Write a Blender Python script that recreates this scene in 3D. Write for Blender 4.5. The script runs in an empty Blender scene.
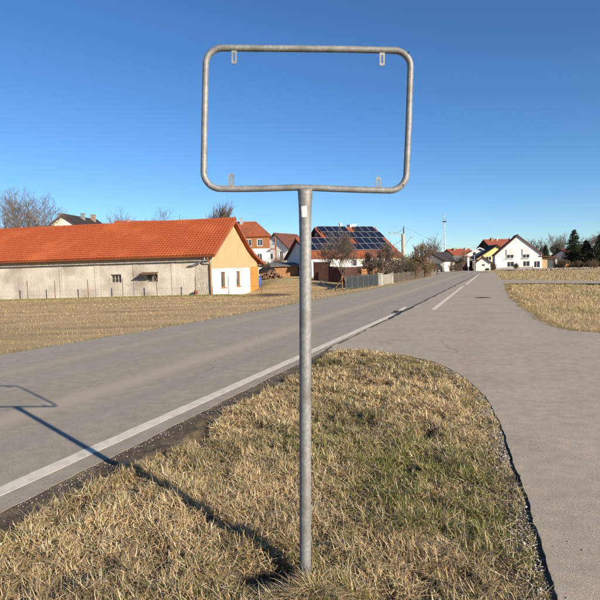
import bpy, math, random
import numpy as np
from mathutils import Vector, Matrix
from mathutils.geometry import tessellate_polygon
random.seed(7); rng = np.random.default_rng(7)
S = bpy.context.scene; COL = S.collection

# ------------------------------------------------------------------ camera
F, CX, CY, CAMH = 545.0, 300.0, 300.0, 1.6
PITCH, ROLL = math.atan(33.3/F), math.radians(1.6)
fw = Vector((0, math.cos(PITCH), -math.sin(PITCH))); r0 = Vector((1, 0, 0)); u0 = r0.cross(fw)
RT = math.cos(ROLL)*r0 - math.sin(ROLL)*u0; UP = math.cos(ROLL)*u0 + math.sin(ROLL)*r0
cd = bpy.data.cameras.new('camera'); cam = bpy.data.objects.new('camera', cd); COL.objects.link(cam)
cd.sensor_width = 36; cd.lens = 36*F/600; cd.clip_end = 5000; cd.clip_start = 0.05
cam.matrix_world = Matrix(((RT.x, UP.x, -fw.x, 0), (RT.y, UP.y, -fw.y, 0), (RT.z, UP.z, -fw.z, CAMH), (0, 0, 0, 1)))
S.camera = cam
# ------------------------------------------------------------------ sky, sun, exposure
SUN_DIR = Vector((0.681, -0.732, 0)).normalized(); SUN_EL = math.radians(21.0)
w = bpy.data.worlds.new('World'); S.world = w; w.use_nodes = True
nt = w.node_tree; bg = nt.nodes['Background']
sky = nt.nodes.new('ShaderNodeTexSky'); sky.sky_type = 'NISHITA'; sky.sun_disc = False
sky.sun_elevation = SUN_EL; sky.sun_rotation = math.atan2(SUN_DIR.x, SUN_DIR.y)
sky.altitude = 1500; sky.air_density = 1.0; sky.dust_density = 0.0; sky.ozone_density = 3.2
tint = nt.nodes.new('ShaderNodeMix'); tint.data_type = 'RGBA'; tint.blend_type = 'MULTIPLY'; tint.inputs[0].default_value = 1; tint.inputs[7].default_value = (.80, .95, 1.09, 1)
hs = nt.nodes.new('ShaderNodeHueSaturation'); hs.inputs['Saturation'].default_value = 1.12
nt.links.new(sky.outputs[0], hs.inputs['Color']); nt.links.new(hs.outputs[0], tint.inputs[6]); nt.links.new(tint.outputs[2], bg.inputs[0]); bg.inputs[1].default_value = 0.074
sl = bpy.data.lights.new('sun', 'SUN'); sl.energy = 5.0; sl.angle = math.radians(0.5); sl.color = (1, 0.87, 0.69)
so = bpy.data.objects.new('sun', sl); COL.objects.link(so)
sd = Vector((SUN_DIR.x*math.cos(SUN_EL), SUN_DIR.y*math.cos(SUN_EL), math.sin(SUN_EL)))
so.rotation_euler = sd.to_track_quat('Z', 'Y').to_euler(); so.location = (20, -20, 30)
S.view_settings.view_transform = 'Standard'; S.view_settings.look = 'None'; S.view_settings.gamma = 1
S.view_settings.exposure = 0.85
S.render.engine = 'CYCLES'; S.cycles.max_bounces = 6

# ------------------------------------------------------------------ pixel helpers
C0 = Vector((0, 0, CAMH))
def ray(x, y): return fw + RT*((x-CX)/F) - UP*((y-CY)/F)
def G(x, y, z=0.0): d = ray(x, y); return C0 + d*((z-CAMH)/d.z)
def P(x, y, Y): d = ray(x, y); return C0 + d*(Y/d.y)
def hit(x, y, p, n): d = ray(x, y); return C0 + d*((Vector(p)-C0).dot(n)/d.dot(n))
def sstep(a, b, v): t = min(1, max(0, (v-a)/(b-a))); return t*t*(3-2*t)

# ------------------------------------------------------------------ materials
def socket(nt, col): return nt.links.new
def mat(name, c1, c2=None, scale=4, rough=0.85, bump=0.0, bscale=None, detail=6, stretch=(1, 1, 1), c3=None, s3=0.5, metal=0, spec=0.3, lo=0.35, hi=0.65, bdist=0.02):
    m = bpy.data.materials.new(name); m.use_nodes = True; n = m.node_tree; L = n.links.new
    b = n.nodes['Principled BSDF']; b.inputs['Roughness'].default_value = rough; b.inputs['Metallic'].default_value = metal
    b.inputs['Specular IOR Level'].default_value = spec
    tc = n.nodes.new('ShaderNodeTexCoord'); mp = n.nodes.new('ShaderNodeMapping'); mp.inputs['Scale'].default_value = stretch
    L(tc.outputs['Object'], mp.inputs[0])
    if c2 is None: c2 = tuple(v*0.82 for v in c1)
    no = n.nodes.new('ShaderNodeTexNoise'); no.inputs['Scale'].default_value = scale; no.inputs['Detail'].default_value = detail; L(mp.outputs[0], no.inputs['Vector'])
    rp = n.nodes.new('ShaderNodeValToRGB'); rp.color_ramp.elements[0].position = lo; rp.color_ramp.elements[1].position = hi
    rp.color_ramp.elements[0].color = (*c1, 1); rp.color_ramp.elements[1].color = (*c2, 1); L(no.outputs[0], rp.inputs[0])
    out = rp.outputs[0]
    if c3:
        n3 = n.nodes.new('ShaderNodeTexNoise'); n3.inputs['Scale'].default_value = s3; n3.inputs['Detail'].default_value = 5; L(mp.outputs[0], n3.inputs['Vector'])
        r3 = n.nodes.new('ShaderNodeValToRGB'); r3.color_ramp.elements[0].position = .48; r3.color_ramp.elements[1].position = .68; L(n3.outputs[0], r3.inputs[0])
        mx = n.nodes.new('ShaderNodeMix'); mx.data_type = 'RGBA'; L(r3.outputs[0], mx.inputs[0]); L(out, mx.inputs[6]); mx.inputs[7].default_value = (*c3, 1); out = mx.outputs[2]
    L(out, b.inputs['Base Color'])
    if bump:
        nb = n.nodes.new('ShaderNodeTexNoise'); nb.inputs['Scale'].default_value = bscale or scale*6; nb.inputs['Detail'].default_value = 4; L(mp.outputs[0], nb.inputs['Vector'])
        bp = n.nodes.new('ShaderNodeBump'); bp.inputs['Strength'].default_value = bump; bp.inputs['Distance'].default_value = bdist; L(nb.outputs[0], bp.inputs['Height']); L(bp.outputs[0], b.inputs['Normal'])
    return m
def vmat(name, rough=0.8, trans=0.0, spec=0.2):
    m = bpy.data.materials.new(name); m.use_nodes = True; n = m.node_tree; L = n.links.new
    b = n.nodes['Principled BSDF']; b.inputs['Roughness'].default_value = rough; b.inputs['Specular IOR Level'].default_value = spec
    a = n.nodes.new('ShaderNodeVertexColor'); a.layer_name = 'col'; L(a.outputs[0], b.inputs['Base Color'])
    if trans:
        t = n.nodes.new('ShaderNodeBsdfTranslucent'); L(a.outputs[0], t.inputs[0]); mx = n.nodes.new('ShaderNodeMixShader'); mx.inputs[0].default_value = trans
        L(b.outputs[0], mx.inputs[1]); L(t.outputs[0], mx.inputs[2]); L(mx.outputs[0], n.nodes['Material Output'].inputs[0])
    return m
MT = {}
def asphalt(name, c1, c2, streak, tracks=None, ang=20.6):
    """old asphalt: grey aggregate speckle, broad mottling and faint lengthwise wear bands"""
    m = bpy.data.materials.new(name); m.use_nodes = True; n = m.node_tree; L = n.links.new; N = n.nodes.new
    b = n.nodes['Principled BSDF']; b.inputs['Roughness'].default_value = .9; b.inputs['Specular IOR Level'].default_value = .25
    tc = N('ShaderNodeTexCoord'); mp = N('ShaderNodeMapping'); mp.inputs['Rotation'].default_value = (0, 0, math.radians(ang)); L(tc.outputs['Object'], mp.inputs[0])
    def noise(sc, det, st=(1, 1, 1)):
        q = N('ShaderNodeMapping'); q.inputs['Scale'].default_value = st; L(mp.outputs[0], q.inputs[0])
        t = N('ShaderNodeTexNoise'); t.inputs['Scale'].default_value = sc; t.inputs['Detail'].default_value = det; L(q.outputs[0], t.inputs['Vector']); return t.outputs[0]
    def ramp(v, a, b_, ca, cb):
        r = N('ShaderNodeValToRGB'); e = r.color_ramp.elements; e[0].position = a; e[1].position = b_; e[0].color = (*ca, 1); e[1].color = (*cb, 1); L(v, r.inputs[0]); return r.outputs[0]
    def mix(f, a, c, mode='MIX'):
        x = N('ShaderNodeMix'); x.data_type = 'RGBA'; x.blend_type = mode; x.inputs[6].default_value = (1, 1, 1, 1)
        if isinstance(f, float): x.inputs[0].default_value = f
        else: L(f, x.inputs[0])
        L(a, x.inputs[6])
        if isinstance(c, tuple): x.inputs[7].default_value = (*c, 1)
        else: L(c, x.inputs[7])
        return x.outputs[2]
    base = ramp(noise(1.1, 8), .3, .7, c1, c2)
    base = mix(ramp(noise(1.3, 5, (1, .035, 1)), .42, .72, (0, 0, 0), (.8, .8, .8)), base, streak)      # bands along the road
    base = mix(.8, base, ramp(noise(170, 2), .28, .72, (.4, .4, .41), (1.6, 1.58, 1.52)), 'MULTIPLY')   # aggregate
    base = mix(.5, base, ramp(noise(55, 3), .3, .7, (.72, .72, .72), (1.25, 1.25, 1.22)), 'MULTIPLY')
    base = mix(.6, base, ramp(noise(7, 5), .35, .65, (.84, .84, .84), (1.12, 1.12, 1.1)), 'MULTIPLY')
    vo = N('ShaderNodeTexVoronoi'); vo.feature = 'DISTANCE_TO_EDGE'; vo.inputs['Scale'].default_value = .42
    wv = N('ShaderNodeTexNoise'); wv.inputs['Scale'].default_value = 2.2; wv.inputs['Detail'].default_value = 6; L(mp.outputs[0], wv.inputs['Vector'])
    wa = N('ShaderNodeMix'); wa.data_type = 'VECTOR'; wa.inputs[0].default_value = .22; L(mp.outputs[0], wa.inputs[4]); L(wv.outputs[1], wa.inputs[5]); L(wa.outputs[1], vo.inputs['Vector'])
    ck = ramp(vo.outputs['Distance'], .002, .0065, (1, 1, 1), (0, 0, 0)); cm = ramp(noise(.35, 2), .53, .6, (0, 0, 0), (.45, .45, .45))
    cx = N('ShaderNodeMix'); cx.data_type = 'RGBA'; cx.blend_type = 'MULTIPLY'; cx.inputs[0].default_value = 1; L(ck, cx.inputs[6]); L(cm, cx.inputs[7])
    base = mix(cx.outputs[2], base, (.09, .08, .07))
    if tracks:
        sx = N('ShaderNodeSeparateXYZ'); L(mp.outputs[0], sx.inputs[0])
        jit = N('ShaderNodeMath'); jit.operation = 'MULTIPLY_ADD'; L(noise(.5, 3, (1, .2, 1)), jit.inputs[0]); jit.inputs[1].default_value = .5; L(sx.outputs[0], jit.inputs[2])
        for (t0, half, colr, st) in tracks:
            d = N('ShaderNodeMath'); d.operation = 'SUBTRACT'; L(jit.outputs[0], d.inputs[0]); d.inputs[1].default_value = t0+.25
            a = N('ShaderNodeMath'); a.operation = 'ABSOLUTE'; L(d.outputs[0], a.inputs[0])
            r = N('ShaderNodeMapRange'); r.inputs[1].default_value = half; r.inputs[2].default_value = 0; r.inputs[3].default_value = 0; r.inputs[4].default_value = st; r.interpolation_type = 'SMOOTHSTEP'; L(a.outputs[0], r.inputs[0])
            base = mix(r.outputs[0], base, colr)
    L(base, b.inputs['Base Color'])
    bp = N('ShaderNodeBump'); bp.inputs['Strength'].default_value = .5; bp.inputs['Distance'].default_value = .004; L(noise(200, 3), bp.inputs['Height']); L(bp.outputs[0], b.inputs['Normal'])
    return m
MT['road'] = asphalt('asphalt_road', (.275, .25, .21), (.325, .294, .247), (.29, .258, .21), [(-5.15, .45, (.37, .318, .245), .9), (-7.6, .35, (.345, .30, .238), .65), (-4.3, .25, (.24, .218, .187), .4)])
MT['side'] = asphalt('asphalt_path', (.325, .285, .228), (.385, .338, .27), (.35, .295, .235))
MT['line'] = mat('road_paint', (.62, .57, .48), (.46, .42, .355), 9, .7, .2, 120, lo=.45, hi=.75)
MT['tar'] = mat('tar', (.018, .017, .016), (.05, .045, .04), 20, .8, .4)
MT['soil'] = mat('soil', (.065, .05, .034), (.125, .095, .06), 14, 1, .8, 60, c3=(.2, .16, .09), s3=3, bdist=.03)
MT['field'] = mat('field_ground', (.44, .32, .165), (.35, .255, .125), .6, 1, .6, 6, c3=(.25, .185, .09), s3=.5, bdist=.05, stretch=(.35, 1.6, 1))
MT['galv'] = None
def galv():
    m = mat('galvanised_steel', (.18, .182, .18), (.28, .278, .268), 60, .6, .15, 150, metal=.35, spec=.45, lo=.3, hi=.7, c3=(.15, .147, .135), s3=9, bdist=.002); return m
MT['galv'] = galv()
MT['sticker'] = mat('sticker', (.8, .8, .78), (.72, .72, .7), 30, .6)
MT['barnwall'] = mat('old_plaster', (.55, .50, .425), (.44, .395, .335), .9, .95, .7, 9, c3=(.29, .255, .215), s3=.42, bdist=.05)
MT['barnstone'] = mat('bare_rubble', (.33, .29, .235), (.46, .415, .34), 3, .95, .8, 9, bdist=.06)
MT['white'] = mat('white_render', (.76, .745, .71), (.71, .695, .66), 1.3, .9, .1, 30)
MT['cream'] = mat('cream_render', (.78, .70, .56), (.72, .65, .51), 1, .9)
MT['yellow'] = mat('yellow_render', (.70, .56, .22), (.66, .52, .2), 1, .9)
MT['grey'] = mat('grey_render', (.45, .45, .45), (.38, .38, .38), 1, .9)
MT['barnroof'] = mat('orange_tile', (.37, .088, .027), (.27, .06, .020), 9, .85, c3=(.40, .105, .035), s3=.35)
MT['orange'] = mat('red_tile', (.30, .09, .04), (.24, .07, .033), 1.5, .85, .4, 14, c3=(.20, .068, .036), s3=.4)
MT['redroof'] = mat('brick_red_tile', (.29, .085, .045), (.22, .065, .04), 1.5, .85, .4, 14)
MT['brownroof'] = mat('brown_tile', (.15, .06, .042), (.11, .045, .035), 1.5, .85, .4, 14)
MT['darkroof'] = mat('dark_tile', (.055, .045, .042), (.035, .03, .03), 1.5, .8)
MT['greyroof'] = mat('grey_roof', (.16, .155, .15), (.11, .11, .105), 1.5, .8)
MT['wood'] = mat('new_larch', (.50, .345, .19), (.43, .29, .15), 3, .8, stretch=(1, 1, .15))
MT['door'] = mat('orange_wood', (.47, .225, .055), (.40, .185, .045), 3, .7, stretch=(1, 1, .15))
MT['brownwood'] = mat('red_brown_wood', (.27, .11, .045), (.20, .08, .035), 3, .8, stretch=(1, 1, .2))
MT['darkwood'] = mat('dark_brown_wood', (.05, .022, .017), (.075, .034, .024), 3, .8, stretch=(1, 1, .2))  # real dark timber; on the solar house gable it stands for painted shade
MT['fencewood'] = mat('weathered_fence', (.33, .17, .075), (.24, .12, .055), 3, .85)
MT['picket'] = mat('grey_picket', (.24, .215, .18), (.17, .155, .135), 5, .9)
MT['steel'] = mat('grey_metal_fence', (.06, .068, .07), (.09, .096, .097), 5, .6, spec=.3)
MT['rust'] = mat('rusty_iron', (.10, .055, .035), (.16, .08, .045), 12, .9)
MT['concrete'] = mat('concrete', (.45, .43, .38), (.36, .345, .31), 3, .95, .3)
MT['glass'] = mat('window_glass', (.02, .024, .03), (.03, .034, .04), 2, .12, spec=.6)
MT['frame'] = mat('white_frame', (.75, .75, .73), None, 3, .6)
MT['framewood'] = mat('orange_frame', (.42, .2, .06), None, 3, .7)
MT['frameold'] = mat('old_frame', (.35, .31, .25), None, 3, .8)
MT['blind'] = mat('grey_blind', (.62, .62, .60), (.56, .56, .55), 3, .7)
MT['pv'] = mat('solar_glass', (.008, .010, .02), (.012, .014, .026), 1, .3, spec=.4)
MT['pvframe'] = mat('solar_frame', (.35, .36, .38), None, 2, .5, metal=.4)
MT['zinc'] = mat('zinc', (.33, .34, .35), (.25, .26, .27), 5, .5, metal=.4)
MT['brick'] = mat('chimney_brick', (.30, .20, .15), (.22, .15, .12), 8, .9)
MT['plastic'] = mat('blue_plastic', (.03, .10, .32), None, 3, .5)
MT['pickdark'] = mat('weathered_picket', (.16, .135, .11), (.11, .095, .08), 5, .9)
MT['bark'] = mat('bark', (.135, .10, .075), (.09, .07, .055), 10, .95, .4)
MT['barkgrey'] = mat('grey_bark', (.16, .135, .115), (.11, .095, .082), 10, .95)
MT['twig'] = mat('twig', (.135, .105, .08), (.095, .075, .06), 3, .95)
MT['twigred'] = mat('hedge_twig', (.19, .13, .08), (.13, .09, .06), 3, .95)
MT['black'] = mat('black_cover', (.012, .012, .012), None, 3, .7)
MT['carpaint'] = mat('dark_car_paint', (.02, .022, .026), None, 3, .25, spec=.6)
MT['tyre'] = mat('rubber', (.015, .015, .015), None, 3, .8)
MT['lamp'] = mat('lamp_glass', (.6, .6, .6), None, 3, .2)
MT['signblue'] = mat('pale_sign', (.55, .62, .72), None, 3, .5)
MT['polewood'] = mat('pole_concrete', (.40, .37, .32), (.32, .30, .26), 4, .9)
MT['stripew'] = mat('maypole_white', (.72, .74, .76), None, 3, .6)
MT['stripeb'] = mat('maypole_blue', (.36, .48, .62), None, 3, .6)
MT['blade'] = vmat('grass_blade', .75, .3)
MT['stone'] = vmat('gravel_stone', .85)
MT['leaf'] = vmat('leaf', .8, .25)

# ------------------------------------------------------------------ mesh builder
def tag(o, label=None, cat=None, group=None, kind=None):
    if label: o['label'] = label
    if cat: o['category'] = cat
    if group: o['group'] = group
    if kind: o['kind'] = kind
    return o
def empty(name, label, cat, loc=(0, 0, 0), rz=0, group=None):
    o = bpy.data.objects.new(name, None); COL.objects.link(o); o.location = loc; o.rotation_euler = (0, 0, rz); o.empty_display_size = .3
    return tag(o, label, cat, group)
def linkmesh(name, me, m, parent=None, kind=None, smooth=False):
    o = bpy.data.objects.new(name, me); COL.objects.link(o)
    if m: me.materials.append(m)
    if parent: o.parent = parent
    if kind: o['kind'] = kind
    if smooth: me.polygons.foreach_set('use_smooth', [True]*len(me.polygons))
    return o
class B:
    def __init__(s): s.v = []; s.f = []
    def poly(s, pts): n = len(s.v); s.v += [tuple(p) for p in pts]; s.f.append(tuple(range(n, n+len(pts))))
    def hexa(s, p):
        n = len(s.v); s.v += [tuple(q) for q in p]
        s.f += [tuple(n+i for i in q) for q in ((3, 2, 1, 0), (4, 5, 6, 7), (0, 1, 5, 4), (1, 2, 6, 5), (2, 3, 7, 6), (3, 0, 4, 7))]
    def box(s, x0, x1, y0, y1, z0, z1):
        s.hexa([(x0, y0, z0), (x1, y0, z0), (x1, y1, z0), (x0, y1, z0), (x0, y0, z1), (x1, y0, z1), (x1, y1, z1), (x0, y1, z1)]); return s
    def bar(s, a, b, w, h, up=(0, 0, 1)):
        a = Vector(a); b = Vector(b); d = (b-a).normalized(); x = d.cross(Vector(up)); x = x.normalized() if x.length > 1e-4 else Vector((1, 0, 0)); y = x.cross(d)
        q = [(-w/2, -h/2), (w/2, -h/2), (w/2, h/2), (-w/2, h/2)]
        s.hexa([a+x*i+y*j for i, j in q]+[b+x*i+y*j for i, j in q]); return s
    def tube(s, pts, rad, n=6, closed=False, cap=True):
        pts = [Vector(p) for p in pts]; k = len(pts); rad = rad if hasattr(rad, '__len__') else [rad]*k
        st = len(s.v); prev = None
        for i in range(k):
            if closed: d = pts[(i+1) % k]-pts[i-1]
            else: d = pts[min(k-1, i+1)]-pts[max(0, i-1)]
            d.normalize()
            if prev is None:
                x = d.cross(Vector((0, 0, 1)));
                if x.length < .05: x = d.cross(Vector((0, 1, 0)))
            else: x = prev - d*prev.dot(d)
            x.normalize(); prev = x; y = d.cross(x)
            for j in range(n):
                a = 2*math.pi*j/n; s.v.append(tuple(pts[i]+(x*math.cos(a)+y*math.sin(a))*rad[i]))
        for i in range(k if closed else k-1):
            i2 = (i+1) % k
            for j in range(n): s.f.append((st+i*n+j, st+i*n+(j+1) % n, st+i2*n+(j+1) % n, st+i2*n+j))
        if cap and not closed: s.f.append(tuple(st+j for j in range(n-1, -1, -1))); s.f.append(tuple(st+(k-1)*n+j for j in range(n)))
        return s
    def obj(s, name, m, parent=None, kind=None, smooth=False):
        me = bpy.data.meshes.new(name); me.from_pydata(s.v, [], s.f); me.update(); return linkmesh(name, me, m, parent, kind, smooth)
def copy_tree(o, parent=None):
    c = o.copy(); COL.objects.link(c); c.parent = parent
    for ch in o.children: copy_tree(ch, c)
    return c
def bigmesh(name, verts, quads, m, cols=None, parent=None, tris=False, smooth=False):
    me = bpy.data.meshes.new(name); k = 3 if tris else 4; nv = len(verts); nf = len(quads)
    me.vertices.add(nv); me.vertices.foreach_set('co', np.ascontiguousarray(verts, dtype=np.float32).ravel())
    me.loops.add(nf*k); me.loops.foreach_set('vertex_index', np.ascontiguousarray(quads, dtype=np.int32).ravel())
    me.polygons.add(nf); me.polygons.foreach_set('loop_start', np.arange(0, nf*k, k, dtype=np.int32)); me.polygons.foreach_set('loop_total', np.full(nf, k, dtype=np.int32))
    me.update(calc_edges=True)
    if cols is not None:
        a = me.color_attributes.new('col', 'FLOAT_COLOR', 'POINT'); c4 = np.ones((nv, 4), np.float32); c4[:, :3] = cols; a.data.foreach_set('color', c4.ravel())
    return linkmesh(name, me, m, parent, None, smooth)
# value noise
_T = rng.random((256, 256))
def vnoise(x, y, sc=1.0, seed=0):
    x = np.asarray(x)*sc+seed*17.3+1000; y = np.asarray(y)*sc+seed*9.7+1000
    xi = np.floor(x).astype(int); yi = np.floor(y).astype(int); fx = x-xi; fy = y-yi; fx = fx*fx*(3-2*fx); fy = fy*fy*(3-2*fy)
    t = lambda a, b: _T[a % 256, b % 256]
    return (t(xi, yi)*(1-fx)+t(xi+1, yi)*fx)*(1-fy)+(t(xi, yi+1)*(1-fx)+t(xi+1, yi+1)*fx)*fy
def fbm(x, y, sc=1.0, seed=0): return .53*vnoise(x, y, sc, seed)+.3*vnoise(x, y, sc*2.1, seed+3)+.17*vnoise(x, y, sc*4.3, seed+5)

# ------------------------------------------------------------------ terrain
RA = math.radians(20.6); RU = Vector((math.sin(RA), math.cos(RA), 0)); RN = Vector((math.cos(RA), -math.sin(RA), 0))
def ST(s, t, z=0.0): q = RU*s+RN*t; return Vector((q.x, q.y, z))
DX = [0, 24, 43, 50, 60, 70, 115, 200, 400, 3000]; DZ = [-.1, -.1, -.78, -.6, .3, .6, 2.4, 4.0, 4.0, 4.0]
def terrain(x, y):
    x = np.asarray(x, float); y = np.asarray(y, float)
    t = x*RN.x+y*RN.y
    sh = np.clip((-2.5-x)/3.5, 0, 1); sh = sh*sh*(3-2*sh)*np.clip((70-y)/12, 0, 1)
    zl = np.interp(y-9*sh, DX, DZ)
    wgt = np.clip((-9.6-t)/7, 0, 1); wgt = wgt*wgt*(3-2*wgt)
    return -.1*(1-wgt)+zl*wgt
def tz(x, y): return float(terrain(x, y))
xs = np.concatenate([np.linspace(-1500, -60, 40)[:-1], np.linspace(-60, 60, 121), np.linspace(60, 1500, 40)[1:]])
ys = np.concatenate([np.linspace(-300, -10, 15)[:-1], np.linspace(-10, 130, 141), np.linspace(130, 3000, 50)[1:]])
gx, gy = np.meshgrid(xs, ys); gz = terrain(gx, gy); nx, ny = len(xs), len(ys)
ii = (np.arange(ny-1)[:, None]*nx+np.arange(nx-1)[None]).ravel()
g = bigmesh('ground', np.stack([gx.ravel(), gy.ravel(), gz.ravel()], 1), np.stack([ii, ii+1, ii+nx+1, ii+nx], 1), MT['field'], smooth=True)
tag(g, kind='structure')

def slab(name, pts, top, bottom, m):
    """flat polygon with its edge faces"""
    b = B(); n = len(pts); b.v = [(p[0], p[1], top) for p in pts]+[(p[0], p[1], bottom) for p in pts]
    tr = tessellate_polygon([[Vector((p[0], p[1], 0)) for p in pts]])
    for t in tr:
        a, c, d = [Vector((*pts[i][:2], 0)) for i in t]
        b.f.append(tuple(t) if (c-a).cross(d-a).z > 0 else tuple(reversed(t)))
    for i in range(n): j = (i+1) % n; b.f.append((i, j, j+n, i+n))
    return tag(b.obj(name, m), kind='structure')
EDGE = -3.2
far_px = [(28, 349.5), (130, 333), (240, 313.7), (315, 299.5), (360, 291), (400, 283), (438, 274.2)]
far = [G(*q) for q in far_px]
f0 = far[0]; d0 = (far[0]-far[1]).normalized()
farl = [f0+d0*40, f0+d0*12]+far
nearl = [ST(s, EDGE) for s in (-45, -20, -6)]+[ST(s, EDGE+random.gauss(0, .005)+.007*math.sin(s*5)) for s in np.arange(-5, 9.6, .09)]+[ST(s, EDGE) for s in (10, 20, 40, 60, 82)]
bend = [(nearl[-1]+Vector(q)) for q in ((5, 16, 0), (5, 30, 0), (0, 44, 0), (-14, 58, 0), (-40, 68, 0))]
bend_l = [(far[-1]+Vector(q)) for q in ((3.5, 14, 0), (3.5, 26, 0), (-3, 38, 0), (-16, 50, 0), (-40, 58, 0))]
slab('main_road', [p[:2] for p in nearl+bend+bend_l[::-1]+farl[::-1]], 0.0, -.25, MT['road'])

# verge outlines: x of the left and right asphalt edge for a given y
vr_px = [(340, 349.5), (362, 349), (395, 354), (430, 361), (455, 372), (480, 392), (495, 415), (505, 440), (515, 470), (528, 505), (540, 545), (553, 595)]
VR = [G(*q) for q in vr_px]+[Vector((.95, 1.8, 0)), Vector((.6, .6, 0)), Vector((.1, -1, 0)), Vector((-.6, -3.2, 0))]
def catmull(pts, k=8):
    out = []
    for i in range(len(pts)-1):
        p0, p1, p2, p3 = pts[max(0, i-1)], pts[i], pts[i+1], pts[min(len(pts)-1, i+2)]
        for j in range(k):
            t = j/k; out.append(.5*((2*p1)+(p2-p0)*t+(2*p0-5*p1+4*p2-p3)*t*t+(3*p1-p0-3*p2+p3)*t**3))
    return out+[pts[-1]]
VR = VR[:1]+[p+Vector((random.gauss(0, .0035)+.006*math.sin(p.y*5.3)+.004*math.sin(p.y*13), 0, 0)) for p in catmull(VR[1:], 12)]
yr = np.array([p.y for p in VR])[::-1]; xr = np.array([p.x for p in VR])[::-1]
YTIP = VR[1].y
def xL(y): return (EDGE-np.asarray(y)*RN.y)/RN.x+.012
def xRr(y): return np.interp(y, yr, xr)
side_r = [G(*q) for q in [(487, 270.2), (495.5, 272.4), (501, 279.7), (572, 280.6)]]
br = side_r.pop(); side_r += [br, br+(br-side_r[-1])*6]
low = [G(*q) for q in [(572.6, 283.4), (506.5, 283.4), (508, 290), (512, 296), (517, 301), (523, 305.4), (536, 314.6), (545, 320), (558, 325.5), (572, 330)]]
low = [low[0]+(low[0]-low[1])*6]+low
gend = [Vector((8.2, 9.8, 0)), Vector((14, 6.5, 0)), Vector((40, 2, 0)), Vector((40, -14, 0)), Vector((-2, -14, 0))]
tipj = ST(9.9, EDGE+.03)
side_pts = [ST(118, EDGE+.03)]+[Vector((38.5, 118, 0))]+side_r+low+gend+[p+Vector((.012, 0, 0)) for p in VR[::-1]]+[tipj]
sr = slab('side_road', [p[:2] for p in side_pts], 0.0, -.25, MT['side'])

def strip(name, pts, width, z, m, th=.004, jit=0, widths=None):
    """ribbon laid on the road with a thin edge"""
    b = B(); k = len(pts); L = []; Rr = []
    for i in range(k):
        d = pts[min(k-1, i+1)]-pts[max(0, i-1)]; d.normalize(); n = Vector((d.y, -d.x, 0)); wd = widths[i] if widths else width
        L.append(pts[i]-n*(wd/2+random.uniform(-jit, jit))); Rr.append(pts[i]+n*(wd/2+random.uniform(-jit, jit)))
    for i in range(k-1):
        a = [L[i], Rr[i], Rr[i+1], L[i+1]]
        b.hexa([(p.x, p.y, z-th-.01) for p in a]+[(p.x, p.y, z) for p in a])
    return tag(b.obj(name, m), kind='structure')
strip('edge_line', [ST(s, -3.5+.0135*(s-3.3)) for s in np.concatenate([np.linspace(-8, 17.2, 120)])], .155, .0022, MT['line'], jit=.006)
def lerp_pts(a, b, n): return [a.lerp(b, i/n) for i in range(n+1)]
strip('dashed_line', lerp_pts(G(433.3, 309.5), G(463, 286.2), 30), .16, .0022, MT['line'], jit=.006)
strip('dashed_line', lerp_pts(G(466.5, 284.3), G(473.5, 278.6), 12)+lerp_pts(G(474, 278), G(480, 273), 8), .2, .0022, MT['line'], jit=.006)
strip('short_line', lerp_pts(G(399, 311), G(405, 307.3), 5), .1, .008, MT['line'], jit=.02)
jp = [ST(s, EDGE+.015+.02*math.sin(s*1.7)+.012*math.sin(s*4.1)) for s in np.linspace(9.8, 82, 200)]
strip('road_joint', jp, .1, .006, MT['tar'], jit=.02, widths=[.012+.015*random.random() if p.y < 16 else (.12 if p.y < 20 else .075) for p in jp])
cs = jp[-1]
strip('road_joint', [cs, cs+Vector((2.4, 4, 0)), cs+Vector((2.9, 7, 0)), cs+Vector((0, 9, 0))], .35, .006, MT['tar'])
# tarred hollow at the end of the white line
slab('tar_patch', [(G(397, 311.5)+Vector((.13*math.cos(a)+.2*math.sin(a), .55*math.sin(a), 0))*(1+.25*math.sin(5*a)))[:2] for a in np.linspace(0, 6.283, 24, endpoint=False)], .0045, -.01, MT['tar'])
# manhole cover
mc = G(483, 297.6); mh = empty('manhole_cover', 'dark round manhole cover set in the asphalt side road', 'manhole', (mc.x, mc.y, 0))
b = B(); b.tube([(0, 0, -.02), (0, 0, .004)], .36, 28); b.obj('frame_ring', MT['rust'], mh)
b = B(); b.tube([(0, 0, -.02), (0, 0, .007)], .30, 28); b.obj('lid', MT['tar'], mh)

# ------------------------------------------------------------------ the grass verge in front
def verge_z(x, y):
    x = np.asarray(x, float); y = np.asarray(y, float)
    el = np.clip((x-xL(y))/.5, 0, 1); er = np.clip((xRr(y)-x)/.55, 0, 1); et = np.clip((YTIP-y)/.6, 0, 1)
    lip = -.003-.012*np.clip((x-.2)/.8, 0, 1)*np.clip((5.6-y)/2, 0, 1)
    zz = lip+.03*(el*el*(3-2*el))*(er*er*(3-2*er))*et
    ins = np.minimum(el, er)
    zz = zz+ins*(.08*(fbm(x, y, 1.7, 1)-.5)+.075*(fbm(x, y, 6.0, 2)-.5)-.08*np.clip((fbm(x, y, 3.4, 4)-.6)*5.5, 0, 1))
    zz = zz-.15*np.exp(-(((x+.19)/.14)**2+((y-2.74)/.12)**2))-.025*np.exp(-((x/.5)**2+((y-2.6)/.5)**2))+.085*np.exp(-(((x-.05)/.17)**2+((y-2.50)/.11)**2))
    return zz
NU, NV = 130, 320
yv = np.linspace(-3, YTIP-.01, NV); uu = np.linspace(0, 1, NU); VX = (xL(yv)-.05)[:, None]*(1-uu)+np.maximum(xRr(yv)+.05, xL(yv)+.02)[:, None]*uu; VY = np.repeat(yv[:, None], NU, 1); VZ = verge_z(VX, VY)-.016*np.clip((VX-xL(VY)-.2)/.2, 0, 1)*np.clip((xRr(VY)-VX-.1)/.2, 0, 1)
ii = (np.arange(NV-1)[:, None]*NU+np.arange(NU-1)[None]).ravel()
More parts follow.
